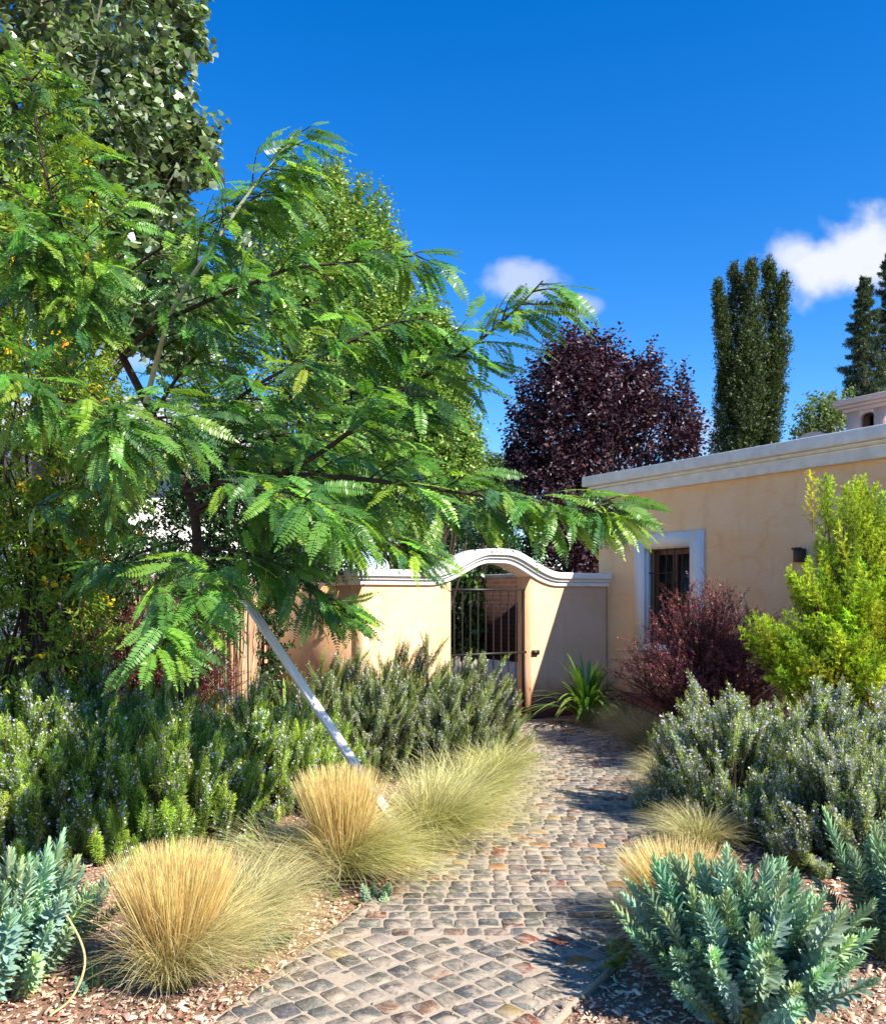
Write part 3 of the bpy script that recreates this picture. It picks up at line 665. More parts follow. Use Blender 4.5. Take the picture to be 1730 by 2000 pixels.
# yellow flowering shrub, left --------------------------------------------
rng = np.random.default_rng(31)
d = 7.0; bx_ = P(70, 1165, d)[0]
yf = thing('flowering_shrub', 'tall lime-green shrub with yellow trumpet flowers at the left edge', 'shrub', (bx_, d, 0))
blobs = [B(70, 640, d, 130, 240, 3), B(60, 880, d, 170, 220, 4), B(60, 300, d, 80, 150, 1.2), B(120, 480, d, 70, 160, .9), B(190, 900, d, 85, 140, 1.3), B(-60, 700, d, 120, 350, 2), B(40, 1080, d, 150, 90, 2.2), B(60, 1230, d, 140, 120, 3)]
nsh = 1900; P0, dd, k = sample_blobs(blobs, nsh, rng, .5); P0 -= [bx_, d, 0]; D = dd*.8+np.array([.15, -.1, .5])+rng.normal(size=(nsh, 3))*.3
mb = MB(); shoots(mb, P0, D, .26, 20, leafT(.3, .3, .65, .8, .2), .068, lambda n: pick(rng, [(.17,.29,.035), (.25,.37,.045), (.38,.44,.06), (.09,.17,.03)], n, [4, 4, 2.5, 2]), rng, .85, .3, .012, .8)
mb.build('foliage', M_leaf, yf)
mb = MB(); sel = rng.choice(nsh, 150, replace=False); Dn = nrm(D[sel]); tips = P0[sel]+Dn*.26
shoots(mb, tips, rng.normal(size=(len(sel), 3))*.6+[.1, -.2, -.1], .06, 9, leafT(.5, .5, .85, .9, .3), .048, lambda n: pick(rng, [(.80,.50,.02), (.75,.60,.04), (.72,.30,.03)], n, [5, 3, 1]), rng, .9, .2, .025, .8)
mb.build('flowers', M_flower, yf)
mb = MB()
for i_ in rng.choice(nsh, 20, replace=False):
    q = P0[i_]; st = np.array([rng.normal()*.28, rng.normal()*.08, 0]); tubes(mb, spline([st, [q[0]*.35+.1, q[1]*.5, q[2]*.55], q], 8), np.linspace(.02, .004, 8), 5)
mb.build('stems', M_barkd, yf)

# cypress -----------------------------------------------------------------
rng = np.random.default_rng(41)
d = 26
def tufts(mb, cl, per, tuft, cols, upw, lsz, sp=.7):
    """cl: clumps (x,y,z,rx,rz) ; upright tufts over each"""
    cl = np.array(cl); n_ = len(cl)*per; I = np.repeat(np.arange(len(cl)), per); dv = rnd_unit(rng, n_)
    P0 = cl[I, :3]+dv*np.stack([cl[I, 3], cl[I, 3], cl[I, 4]], -1)*(.55+.45*rng.random((n_, 1)))
    D = dv*.8+np.array([0, 0, upw])+rng.normal(size=(n_, 3))*.25; shoots(mb, P0, D, tuft, 9, leafD(.5), lsz, cols, rng, sp, 0, tuft*.1, .9)
ct = thing('cypress_tree', 'tall dark columnar cypress with several tips behind the ochre house', 'tree', (P(1460, 1165, d)[0], d, 0))
cb_ = np.array([P(1460, 1165, d)[0], d, 0]); cl = []
for (xa, ya, xb, yb, r0_, dz) in ((1440, 1000, 1434, 508, 36, .2), (1462, 1000, 1466, 500, 36, -.3), (1490, 1000, 1500, 498, 36, .1), (1508, 800, 1530, 534, 20, -.1), (1425, 760, 1402, 545, 15, -.2), (1418, 950, 1412, 690, 28, 0), (1500, 950, 1512, 660, 24, -.3), (1460, 950, 1455, 640, 40, -.5)):
    L_ = abs(ya-yb); m_ = int(L_/13)
    for i_ in range(m_):
        f = (i_+rng.random())/m_; e = min(1, (1-f)*L_/140+.10)*r0_*.88/F*d; a_ = rng.random()*6.283; o_ = e*.62*rng.random()**.5
        q = P(xa*(1-f)+xb*f, ya*(1-f)+(yb+24)*f, d+dz)-cb_; cl.append((q[0]+o_*math.cos(a_), q[1]+o_*math.sin(a_), q[2], e*.55, e*.5+.22))
mb = MB(); tufts(mb, cl, 50, .26, lambda n: pick(rng, [(.042,.068,.022), (.06,.09,.028), (.095,.125,.038), (.025,.042,.016)], n, [4, 4, 2, 2]), 1.1, .10)
mb.build('crown', M_needle, ct)
mb = MB(); tubes(mb, [(0, 0, -.1), (0, 0, 4), (.1, 0, 10)], [.25, .2, .05], 8); mb.build('trunk', M_barkd, ct)
def fir(label, pxx, ytop, d, rpx, ybot, nb_, seed, lean=0):
    global rng
    rng = np.random.default_rng(seed); b0 = np.array([P(pxx, 1165, d)[0], d, 0]); t_ = thing('fir_tree', label, 'tree', tuple(b0), 0, 'dark firs behind the house')
    zt = P(0, ytop, d)[2]; zb_ = P(0, ybot, d)[2]; Rm = rpx/F*d; mb = MB(); tw = MB(); tubes(mb, [(0, 0, -.1), (0, 0, 2)], .001, 3); mb = MB()
    for i_ in range(nb_):
        f = (i_+rng.random())/nb_; z = zb_+(zt-zb_)*f; r_ = Rm*((1-f)**.75*.95+.05)*(.4+.75*rng.random()); ph = i_*2.4+rng.normal()*.4
        rad = np.array([math.cos(ph), math.sin(ph), 0]); q = np.array([0, 0, z])+rad*r_*.55+[0, 0, -.12*r_]; e = np.array([0, 0, z])+rad*r_+[0, 0, -.10*r_+.05]
        tubes(tw, spline([(0, 0, z), q, e], 5), np.linspace(.03, .01, 5), 4); m_ = int(18+46*r_); g_ = .12+.88*rng.random(m_)
        pb = np.array([0, 0, z])*(1-g_[:, None])+e*g_[:, None]+np.array([0, 0, -.12*r_])*(4*g_*(1-g_))[:, None]
        sdv = np.cross(rad, [0, 0, 1.]); s_s = rng.choice([-1, 1], m_)[:, None]
        D = rad*.7+sdv*s_s*rng.random((m_, 1))*1.0+rng.normal(size=(m_, 3))*.2+[0, 0, -.25]
        shoots(mb, pb, D, (.16+.28*(1-g_))*min(1, r_+.3), 9, needleQ(.3), .085, lambda n: pick(rng, [(.045,.075,.04), (.065,.10,.055), (.10,.14,.06), (.03,.05,.03)], n), rng, .8, .1, .02, .9)
    mb.build('crown', M_needle, t_); tubes(tw, [(0, 0, -.1), (0, 0, zb_), (0, 0, zt)], [.22, .16, .015], 7); tw.build('trunk', M_barkd, t_)
fir('dark fir with open tiers just left of the frame edge above the chimney', 1688, 543, 27, 78, 960, 170, 1)
fir('taller dark fir cut off by the right edge of the frame', 1740, 492, 28.5, 85, 960, 190, 2)

# ivy on the brick wall ----------------------------------------------------
rng = np.random.default_rng(45)
iv = thing('ivy', 'dark green ivy hanging over the brick wall behind the coping', 'climbing plant', (1.5, 13.7, 0), math.atan2(.847, -.531))
n = 5200; t_ = 1.3+rng.random(n)*4.0; top_ = 2.05+.12*np.sin(t_*7)+.08*np.sin(t_*17)+.1*rng.random(n)
pts = np.stack([t_, .04+.22*rng.random(n), np.maximum(top_-rng.random(n)**.8*1.5, .5)], -1)
dv = nrm(rng.normal(size=(n, 3))*.5+[0, .35, -.8]); mb = MB()
inst(mb, *leafT(.95, .25, .55, .75, .1), frames(dv, nrm(rng.normal(size=(n, 3))*.45+[.5, 1, .5])), pts, .095*(1+rng.normal(size=n)*.2), pick(rng, [(.07,.15,.03), (.11,.20,.04), (.05,.10,.025)], n))
mb.build('foliage', M_leafshiny, iv)
mb = MB()
for k in range(26):
    x = 1.35+k*.15; tubes(mb, spline([(x, .02, .1), (x+rng.normal()*.1, .02, 1.2), (x+rng.normal()*.15, .02, 2.55)], 7), .01, 5)
mb.build('stems', M_barkd, iv)

# ------------------------------------------------------------------ pinnate-leaved tree with a stake
rng = np.random.default_rng(51)
def pinnate(c, sb, pairs=15, seed=0):
    r = np.random.default_rng(seed+900); V = []; Fq = []; n_ = 0
    def at(t_): return np.array([sb*t_*t_, t_*(1-.25*c*t_), -c*t_*t_*.8])
    lf, lF = leafT(.34, .32, .7, .9, .05, 0)
    mbx = MB()
    for k in range(pairs):
        t_ = .14+.84*k/(pairs-1); p = at(t_); tg = nrm(at(t_+.02)-at(t_-.02)); up = nrm(np.array([0, 0, 1.])-tg*tg[2]); x = np.cross(tg, up)
        ll = .135*(.78+.3*math.sin(math.pi*min(1, (k+2)/(pairs+1))))
        if k > pairs-4: ll *= .85-.12*(k-pairs+4)
        for s in (-1, 1):
            dv = nrm(x*s+tg*(.30+.05*r.normal())+up*(-.10+.10*r.normal()))
            inst(mbx, lf, lF, frames(dv[None], (up+r.normal(size=3)*.13)[None]), p[None], np.array([ll*(1+r.normal()*.06)]), np.ones((1, 3)))
    p = at(1.0); inst(mbx, lf, lF, frames(nrm(at(1.02)-at(.98))[None], np.array([[0, 0, 1.]])), p[None], np.array([.11]), np.ones((1, 3)))
    pl = np.array([at(q) for q in np.linspace(0, 1, 7)])
    tubes(mbx, pl, np.linspace(.009, .003, 7), 3, 0, np.array([1.9, 1.7, 1.4]))
    return np.concatenate(mbx.V), np.concatenate(mbx.Fc), np.concatenate(mbx.C)
PIN = [pinnate(c, sb, pr, k) for k, (c, sb, pr) in enumerate(((.10, .05, 17), (.2, -.08, 19), (.3, .1, 18), (.4, -.05, 19), (.55, .12, 18), (.35, .2, 16)))]
tb = P(362, 1165, 6.9); TB = np.array([tb[0], 6.9, 0.])
tree = thing('locust_tree', 'young staked tree with long drooping pinnate leaves in the left foreground', 'tree', tuple(TB))
leafmb = MB(); twigmb = MB(); leafP = []; leafD_ = []; leafS = []; leafC = []
def put_leaf(p, dv, s, young=0.0):
    leafP.append(p); leafD_.append(dv); leafS.append(s); leafC.append(young)
def twig(p0, dv, L, r0, nl, ls, young=.1, droop=.25):
    dv = nrm(dv); k = 8; pts = [p0]
    for i in range(1, k):
        dv = nrm(dv+np.array([.02, 0, -droop/k])+rng.normal(size=3)*.05); pts.append(pts[-1]+dv*L/(k-1))
    pts = np.array(pts); tubes(twigmb, pts-TB, np.linspace(r0, r0*.35, k), 4)
    sd = nrm(np.cross(dv, [0, 0, 1.]))
    for i in range(nl):
        f = .2+.8*(i+rng.random()*.4)/nl; x = f*(k-1); a = min(int(x), k-2); p = pts[a]*(1-(x-a))+pts[a+1]*(x-a)
        az = rng.random()*6.28; tg = nrm(pts[a+1]-pts[a]); s = (1 if i % 2 else -1)
        ld = tg*(.35+.5*f)+sd*s*(.75+.2*rng.normal())*(1.1-.5*f)+np.array([.45, 0, -.30])+rng.normal(size=3)*.2
        put_leaf(p, ld, ls*(1.0-.25*f+rng.normal()*.1), young if f < .8 else young+.35)
def branch(pts, r0, r1, ntw, tw_len, ls=.30, t0=.2, nl=7, side=None, young=.1, tipleaves=7, mat=None, mbo=None, dens=2.1):
    pts = [(p[0], p[1], p[2]+o_) for p, o_ in zip(pts, [.68, .42, .2]+[.05]*9)]
    q = spline([P(*p) for p in pts], 26)
    tubes(mbo, q-TB, np.linspace(r0, r1, 26), 7)
    ntw = int(ntw*dens)
    for i in range(ntw):
        f = t0+(1-t0)*(i+rng.random()*.8)/ntw; x = f*25; a = min(int(x), 24); p = q[a]*(1-(x-a))+q[a+1]*(x-a); tg = nrm(q[a+1]-q[a])
        rd = rnd_unit(rng, 1)[0]; rd = nrm(rd-tg*(rd@tg)); L = tw_len*(1.15-.85*f)*(1+rng.normal()*.2)
        twig(p, tg*.55+rd*[.8, .8, .5]+np.array([.22, 0, .04]), max(L, .12), .0055, max(4, int((nl+2)*L/tw_len+.5)), ls, young)
    tg = nrm(q[-1]-q[-3]); sd = nrm(np.cross(tg, [0, 0, 1.]))
    for i in range(tipleaves):
        f = 1-.36*i/tipleaves; x = f*25; a = min(int(x), 24); s = 1 if i % 2 else -1
        put_leaf(q[a], tg*.5+sd*s*.7+np.array([.22, 0, -.35])+rng.normal(size=3)*.15, ls*(.6+.09*i), .35)
TR = MB(); DK = MB(); LB = MB()
tq = spline([P(362, 1545, 6.9), P(358, 1400, 6.6), P(362, 1210, 6.15), P(384, 1080, 6.0), P(374, 980, 5.95), P(330, 880, 5.9), P(285, 785, 5.9), P(238, 695, 5.85)], 30); tq[0, 2] = -.05
tubes(TR, tq-TB, np.linspace(.042, .026, 30), 9)
branch([(238,695,5.2), (205,620,5.2), (165,540,5.15), (120,440,5.1), (85,320,5.0), (66,215,4.95), (60,150,4.9)], .017, .004, 17, .62, .30, .05, nl=8, mbo=DK)
branch([(285,785,5.2), (310,690,5.2), (342,594,5.15), (410,488,5.1), (473,395,5.05), (530,322,5.0), (575,262,5.0)], .02, .005, 11, .45, .29, .12, nl=7, mbo=LB)
branch([(238,695,5.2), (300,640,5.1), (400,590,5.0), (500,550,4.9), (564,526,4.85), (650,515,4.8), (760,505,4.75), (815,498,4.7)], .016, .004, 20, .36, .27, .12, nl=6, dens=1.0, mbo=DK)
branch([(203,575,5.2), (290,500,5.3), (368,458,5.35), (473,400,5.4), (560,345,5.4)], .012, .004, 9, .5, .28, .2, nl=7, mbo=DK)
branch([(376,1005,5.2), (480,960,5.0), (625,885,4.7), (720,812,4.6), (794,757,4.5), (907,686,4.35), (990,620,4.3), (1060,548,4.25)], .02, .004, 22, .42, .27, .08, nl=7, dens=1.25, tipleaves=9, mbo=DK)
branch([(340,910,5.2), (440,800,5.0), (540,730,4.8), (640,690,4.7), (740,640,4.6), (830,620,4.6)], .014, .004, 18, .45, dens=1.2, ls=.28, t0=.15, nl=8, mbo=DK)
branch([(362,960,5.2), (500,930,5.0), (640,930,4.7), (780,945,4.5), (900,962,4.35), (1000,975,4.25), (1097,989,4.15), (1190,986,4.1)], .018, .004, 20, .42, .27, .12, nl=7, young=.15, tipleaves=9, mbo=DK)
branch([(376,1000,5.2), (450,960,4.8), (540,960,4.3), (600,975,4.0), (650,1000,3.85)], .013, .004, 8, .34, .27, .3, nl=6, young=.2, mbo=DK)
branch([(330,880,5.2), (380,830,4.9), (330,815,4.5), (260,825,4.2), (205,835,4.05)], .013, .004, 12, .38, .28, .3, nl=6, mbo=DK)
branch([(300,810,5.2), (220,790,5.1), (130,780,5.0), (40,760,4.9), (-40,740,4.8)], .013, .004, 9, .5, .28, .15, nl=7, mbo=DK)
branch([(190,590,5.2), (120,560,5.0), (40,500,4.9), (-40,440,4.8)], .01, .004, 7, .5, .28, .15, nl=7, mbo=DK)
branch([(395,1060,5.25), (415,1090,4.9), (390,1120,4.6), (345,1180,4.2), (318,1262,3.95)], .011, .004, 9, .3, .31, .3, nl=5, young=.2, tipleaves=9, mbo=DK)
branch([(400,1070,5.25), (480,1080,5.2), (560,1110,5.2), (620,1150,5.2), (660,1200,5.2)], .012, .004, 9, .42, .27, .25, nl=7, young=.05, mbo=DK)
branch([(370,980,5.2), (470,1010,5.4), (600,1020,5.6), (720,1050,5.6), (820,1080,5.6)], .014, .004, 15, .5, .27, .15, nl=8, mbo=DK)
branch([(345,920,5.2), (450,870,5.4), (560,850,5.6), (680,870,5.8), (790,890,5.9)], .014, .004, 20, .6, .28, .1, nl=8, mbo=DK)
branch([(300,810,5.2), (360,720,5.5), (450,640,5.7), (560,600,5.8), (660,590,5.8)], .014, .004, 20, .5, .28, .1, nl=7, dens=1.1, mbo=DK)
branch([(330,880,5.2), (260,900,5.5), (180,950,5.7), (100,1000,5.8)], .012, .004, 5, .5, .27, .15, nl=7, young=0, mbo=DK)
branch([(395,1060,5.25), (330,1060,5.5), (250,1090,5.6), (170,1120,5.7)], .01, .004, 6, .45, .26, .15, nl=7, young=0, mbo=DK)
LP = np.array(leafP); LD = np.array(leafD_); LS = np.clip(np.array(leafS), .12, .40)*1.10; LY = np.array(leafC); nL = len(LP)
LU = nrm(rng.normal(size=(nL, 3))*.38+[.18, -.30, .9]); kk = rng.integers(0, len(PIN), nL)
old = pick(rng, [(.075,.195,.038), (.115,.265,.042), (.055,.14,.05), (.19,.34,.045)], nL, [4, 4, 3, 2]); yg = pick(rng, [(.20,.40,.05), (.26,.42,.045), (.16,.34,.07)], nL)
fy = (rng.random(nL) < LY*1.15)[:, None]; LC = np.where(fy, yg, old)
for v_ in range(len(PIN)):
    s = kk == v_; inst(leafmb, PIN[v_][0], PIN[v_][1], frames(LD[s], LU[s]), LP[s]-TB, LS[s], LC[s], 0, PIN[v_][2])
print('pinnate leaves', nL)
leafmb.build('crown', leafmat('locust_leaf', .38, .36, .5, (1.3, 1.3, .5)), tree)
for V_, F_ in zip(twigmb.V, twigmb.Fc): DK.V.append(V_); DK.C.append(np.ones((len(V_), 3)))
for F_ in twigmb.Fc: DK.Fc.append(F_+DK.n); DK.M.append(np.zeros(len(F_), int))
TR.build('trunk', M_barkd, tree, True); DK.build('limbs', M_barkd, tree, True); LB.build('leader', M_barkl, tree, True)

# stake -------------------------------------------------------------------
m, t, b = newmat('weathered_wood'); b.inputs['Roughness'].default_value = .85; b.inputs['Specular IOR Level'].default_value = .15
tcn = t.nodes.new('ShaderNodeTexCoord'); mp = t.nodes.new('ShaderNodeMapping'); mp.inputs['Scale'].default_value = (25, 25, 1.6); t.links.new(tcn.outputs['Object'], mp.inputs[0])
nn = t.nodes.new('ShaderNodeTexNoise'); nn.inputs['Scale'].default_value = 2; nn.inputs['Detail'].default_value = 6; t.links.new(mp.outputs[0], nn.inputs[0])
t.links.new(ramp(t, nn.outputs[0], [(.3, (.34, .34, .33)), (.5, (.66, .65, .61)), (.7, (.82, .80, .76))]), b.inputs['Base Color']); bump(t, b, nn.outputs[0], .4, .01); M_stake = m
A = P(822, 1672, 5.22); A[2] = -.05; Bq = P(462, 1146, 5.75)
st = MB(); Ls_ = float(np.linalg.norm(Bq-A)); st.box(-.027, .027, -.02, .02, 0, Ls_)
sk = bevel(st.build('stake', M_stake), .003); sk.location = tuple(A)
ax_ = Vector(Bq-A).normalized(); hv_ = (SUN*1.0+Vector((0, -1, 0))*1.0); hv_ = (hv_-ax_*hv_.dot(ax_)).normalized(); xv_ = hv_.cross(ax_)
from mathutils import Matrix
sk.rotation_euler = Matrix((xv_, ax_.cross(xv_), ax_)).transposed().to_euler()
tag(sk, 'weathered grey wooden stake leaning against the young locust tree', 'stake')

# ------------------------------------------------------------------ rosemary
rng = np.random.default_rng(61)
def sprig(nw, seed):
    r = np.random.default_rng(seed); mbx = MB(); nV, nF = needleQ(.13)
    n_ = nw; t_ = np.linspace(.04, 1.0, n_); ph = np.arange(n_)*2.4+r.normal(size=n_)*.3
    rad = np.stack([np.cos(ph), np.sin(ph), np.zeros(n_)], -1); up = np.array([0, 0, 1.])
    el = .55+.9*t_**3; D = nrm(rad+up*el[:, None]+r.normal(size=(n_, 3))*.15)
    pos = up*t_[:, None]; sc = .098*(1-.45*t_**4)*(1+r.normal(size=n_)*.12)
    C = np.stack([.8+.6*t_**2, .8+.55*t_**2, np.full(n_, .9)], -1)
    inst(mbx, nV, nF, frames(D, rad*-1+up*.8), pos, sc, C)
    return np.concatenate(mbx.V), np.concatenate(mbx.Fc), np.concatenate(mbx.C)
SPR = [sprig(92, s) for s in range(5)]
def rosemary_mesh(R, H, n, fl, lean=(0, 0), seed=0, cols=None, slen=.40):
    global rng
    rng = np.random.default_rng(seed); ph = rng.random(n)*6.283; a = rng.random(n)
    rr = R*np.sqrt(a)*(1+.12*np.sin(ph*3+seed)+.08*np.sin(ph*5+1)); prof = np.clip(1-(rr/R/1.12)**2.6, .0, 1)
    zt_ = H*(prof**.6)*(.80+.22*rng.random(n)); low = rng.random(n) < .38; zt_ = np.where(low, zt_*(.35+.6*rng.random(n)), zt_); zt_ = np.maximum(zt_, .12)
    rad = np.stack([np.cos(ph), np.sin(ph), np.zeros(n)], -1)
    tip = rad*(rr*np.where(low, 1.02, 1))[:, None]; tip[:, 2] = zt_
    D = nrm(rad*(.14+.28*(rr/R)[:, None])+[lean[0], lean[1], 1]+rng.normal(size=(n, 3))*.13)
    L = slen*(.65+.6*rng.random(n)); base = tip-D*L[:, None]; sh = np.maximum(0, .01-base[:, 2]); L = np.maximum(L-sh, .1); base = tip-D*L[:, None]
    bn = 9; lead = (np.arange(n)//bn)*bn; off = rng.normal(size=(n, 3))*[.028, .028, 0]; dn = np.abs(rng.normal(size=n))*.15+.01; isl = np.arange(n) == lead
    hv = np.repeat(np.exp(rng.normal(size=n//bn+1)*.13), bn)[:n]
    tip2 = tip[lead]*np.stack([np.ones(n), np.ones(n), hv], -1)+off-D[lead]*dn[:, None]; D = nrm(D[lead]+np.c_[off[:, :2]*5, np.zeros(n)]+rng.normal(size=(n, 3))*.07)
    L = np.where(isl, L*1.1, L*.72); tip2[:, 2] = np.maximum(tip2[:, 2], .1); base = tip2-D*L[:, None]; sh = np.maximum(0, .01-base[:, 2]); L = np.maximum(L-sh, .08); base = tip2-D*L[:, None]
    C = pick(rng, cols or [(.33,.48,.09), (.43,.60,.10), (.19,.29,.06), (.52,.66,.13)], n, [4, 3, 3, 1.5]); kk = rng.integers(0, 5, n)
    mb = MB(); U = rnd_unit(rng, n); Fm = frames(D, U); Fm = np.stack([Fm[..., 2], Fm[..., 0], Fm[..., 1]], -1)   # template z along D
    for v_ in range(5):
        s = kk == v_; k1 = SPR[v_]; sc = np.stack([np.full(s.sum(), .36), np.full(s.sum(), .36), L[s]], -1); inst(mb, k1[0], k1[1], Fm[s], base[s], sc, C[s], 0, k1[2])
    sm = MB(); tubes(sm, np.stack([base, base+D*L[:, None]], 1), np.array([.0035, .0012])[None], 3)
    inner = rad*(rr*.3)[:, None]; inner[:, 2] = 0; s = rng.random(n) < .5; mid_ = (base+inner)*.5; mid_[:, 2] = base[:, 2]*.45
    tubes(sm, np.stack([inner[s], mid_[s], base[s]], 1), np.array([.006, .005, .0035])[None], 4)
    fm = MB(); s = rng.random(n) < fl; m_ = s.sum(); K = 16; t_ = .35+.6*rng.random((m_, K)); R_ = rnd_unit(rng, m_*K).reshape(m_, K, 3)
    pos = (base[s][:, None]+D[s][:, None]*(L[s][:, None]*t_)[..., None]+R_*.014).reshape(-1, 3)
    inst(fm, *leafT(.75, .4, .8, .9, .3), frames(R_.reshape(-1, 3)+[0, 0, .5], rnd_unit(rng, m_*K)), pos, 0.0145*(1+rng.normal(size=m_*K)*.2), pick(rng, [(.66,.63,.74), (.76,.74,.80), (.52,.49,.66)], m_*K))
    return mb, sm, fm
def rosemary(label, group, loc, spec, rz=0, name='rosemary_bush'):
    mb, sm, fm = rosemary_mesh(**spec)
    r = thing(name, label, 'bush', loc, rz, group)
    mb.build('foliage', M_needle, r); sm.build('stems', M_barkd, r); fm.build('flowers', M_flower, r); return r
gL = 'rosemary bushes forming the left hedge'
def at(px, d_): return ((px-CX)/F*d_, d_, 0)
rosL = rosemary('rosemary bush at the left edge above the blue-green spurge', gL, at(60, 5.42), dict(R=.60, H=.93, n=1350, fl=.5, seed=3))
rosM = rosemary('rosemary bush directly behind the tall left straw grass', gL, at(350, 5.5), dict(R=.62, H=.90, n=1350, fl=.3, seed=4))
dup(rosL, at(-110, 5.6), 2.0, 'rosemary bush cut off by the left frame edge', gL)
dup(rosM, at(205, 5.5), 1.9, 'rosemary bush between the edge one and the one behind the straw grass', gL, 1.02)
dup(rosL, at(490, 6.25), 3.6, 'right end rosemary bush of the left hedge, under the stake', gL, .95)
dup(rosM, at(0, 6.9), 4.0, 'back row rosemary bush at the left edge below the barberry', gL, 1.12)
dup(rosL, at(170, 6.9), 5.0, 'back row rosemary bush in front of the dark barberry centre', gL, 1.1)
dup(rosM, at(330, 6.95), .7, 'back row rosemary bush in front of the reed screen', gL, 1.08)
dup(rosM, at(585, 6.6), 5.4, 'low rosemary bush behind the middle straw grass', gL, .92)
gC = 'rosemary bushes in front of the garden wall'
spc = dict(R=.68, H=1.16, n=1500, fl=.5, seed=8, lean=(.22, 0), slen=.5, cols=[(.25,.33,.10), (.33,.41,.13), (.17,.23,.07), (.44,.50,.20)])
rc = rosemary('tallest rosemary bush, in front of the lit garden wall', gC, at(800, 8.3), spc)
dup(rc, at(660, 8.2), 0.3, 'rosemary bush in front of the shaded orange wall', gC, .9)
dup(rc, at(925, 8.35), -.3, 'rosemary bush beside the iron gate at the path bend', gC, .86)
dup(rc, at(740, 7.6), -.5, 'nearest wall rosemary bush, crossed by the wooden stake', gC, .74)
dup(rc, at(885, 7.75), .5, 'low wall rosemary bush leaning over the green path grass', gC, .74)
gR = 'flowering rosemary bushes right of the path'
spr_ = dict(R=.60, H=.95, n=1450, fl=.9, seed=13, lean=(-.1, -.05), slen=.42, cols=[(.34,.44,.13), (.44,.55,.15), (.24,.32,.11)])
rr_ = rosemary('pale flowering rosemary bush nearest the path on the right', gR, (1.98, 5.95, 0), spr_)
dup(rr_, (2.62, 5.9, 0), 2.1, 'flowering rosemary bush in front of the yellow-green shrub', gR, 1.02)
dup(rr_, (3.15, 5.55, 0), 3.9, 'flowering rosemary bush cut off by the right frame edge', gR, 1.05)
dup(rr_, (2.45, 5.1, 0), 4.8, 'darker rosemary bush behind the right blue-green spurge', gR, .84)

# ------------------------------------------------------------------ feather grass
def fgrass(mbs, c, n, H, spread, wid, lean, arch, cols, seed, k=8, straight=False, base_r=.06, tipcurl=0):
    r = np.random.default_rng(seed); ph = r.random(n)*6.283; q = np.sqrt(r.random(n)); b0 = np.stack([np.cos(ph)*q*base_r, np.sin(ph)*q*base_r, np.zeros(n)], -1)
    out = np.stack([np.cos(ph)*q, np.sin(ph)*q, np.zeros(n)], -1)*spread+np.array([lean[0], lean[1], 0])+r.normal(size=(n, 3))*([.05, .05, 0] if straight else [.14, .14, 0])
    D = nrm(out+[0, 0, 1]); L = H*(.55+.5*r.random(n)) if not straight else H*(.86+.17*r.random(n)**.7)*(1.02-.05*q*q)
    t_ = np.linspace(0, 1, k)
    hz = nrm(out*[1, 1, 0]+np.array([lean[0]*1.2, lean[1], 0])+r.normal(size=(n, 3))*[.35, .35, 0]+1e-4); ar = arch*(.5+r.random(n))
    Pl = b0[:, None]+D[:, None]*(L[:, None]*t_[None])[..., None]
    Pl = Pl+hz[:, None]*(ar[:, None]*L[:, None]*t_[None]**2.2)[..., None]*.8
    Pl[..., 2] -= (ar[:, None]*L[:, None]*t_[None]**2.6)*.75
    Pl[..., 2] = np.maximum(Pl[..., 2], .008+.02*r.random((n, 1)))
    Pl = Pl+np.array(c)
    th = r.random(n)*6.283; side = np.stack([np.cos(th), np.sin(th), np.zeros(n)], -1)
    w = wid*(1-.72*t_[None]**2)*(.8+.4*r.random((n, 1)))
    cb, ct = cols; f = np.clip(t_[None]*1.5-.12+r.normal(size=(n, 1))*.22, 0, 1)[..., None]; k_ = np.clip(1+r.normal(size=(n, 1, 1))*.32, .35, 1.9); mixg = (r.random((n, 1, 1)) < .28)*.6; ct = np.array(ct)*(1-mixg)+np.array([.70, .60, .33])*mixg*.8+np.array(ct)*mixg*.2
    C = (np.array(cb)*(1-f)+np.array(ct)*f)*k_
    strips(mbs, Pl, side, w, np.clip(C, .01, .9))
STRAW = ((.30,.21,.07), (.88,.62,.26)); GREEN = ((.15,.18,.035), (.74,.65,.33)); LIME = ((.18,.24,.04), (.64,.60,.24)); BROWN = ((.20,.18,.07), (.62,.50,.27))
def grass_clump(label, group, loc, parts, name='feather_grass'):
    g_ = thing(name, label, 'ornamental grass', loc, 0, group)
    for nm, kw in parts:
        mb = MB(); fgrass(mb, (0, 0, 0), **kw); mb.build(nm, M_grass, g_)
    return g_
gg = 'feather grass clumps left of the path'
grass_clump('large straw-coloured feather grass clump in the left foreground, cut flat on top', gg, at(340, 3.45), [
    ('seed_stems', dict(n=2900, H=.60, spread=.37, wid=.0030, lean=(.02, 0), arch=.05, cols=STRAW, seed=1, straight=True, base_r=.05)),
    ('soft_stems', dict(n=800, H=.60, spread=.42, wid=.0026, lean=(.06, 0), arch=.26, cols=STRAW, seed=7)),
    ('blades', dict(n=1700, H=.60, spread=.5, wid=.0027, lean=(.30, 0), arch=.45, cols=GREEN, seed=2)),
    ('outer_blades', dict(n=800, H=.42, spread=.60, wid=.0026, lean=(.10, 0), arch=.5, cols=GREEN, seed=3))])
grass_clump('soft green and straw feather grass leaning towards the path, right of the largest clump', gg, at(470, 3.95), [
    ('blades', dict(n=1700, H=.54, spread=.5, wid=.0027, lean=(.14, 0), arch=.45, cols=GREEN, seed=5)),
    ('outer_blades', dict(n=700, H=.46, spread=.9, wid=.0026, lean=(.2, 0), arch=.6, cols=LIME, seed=6))])
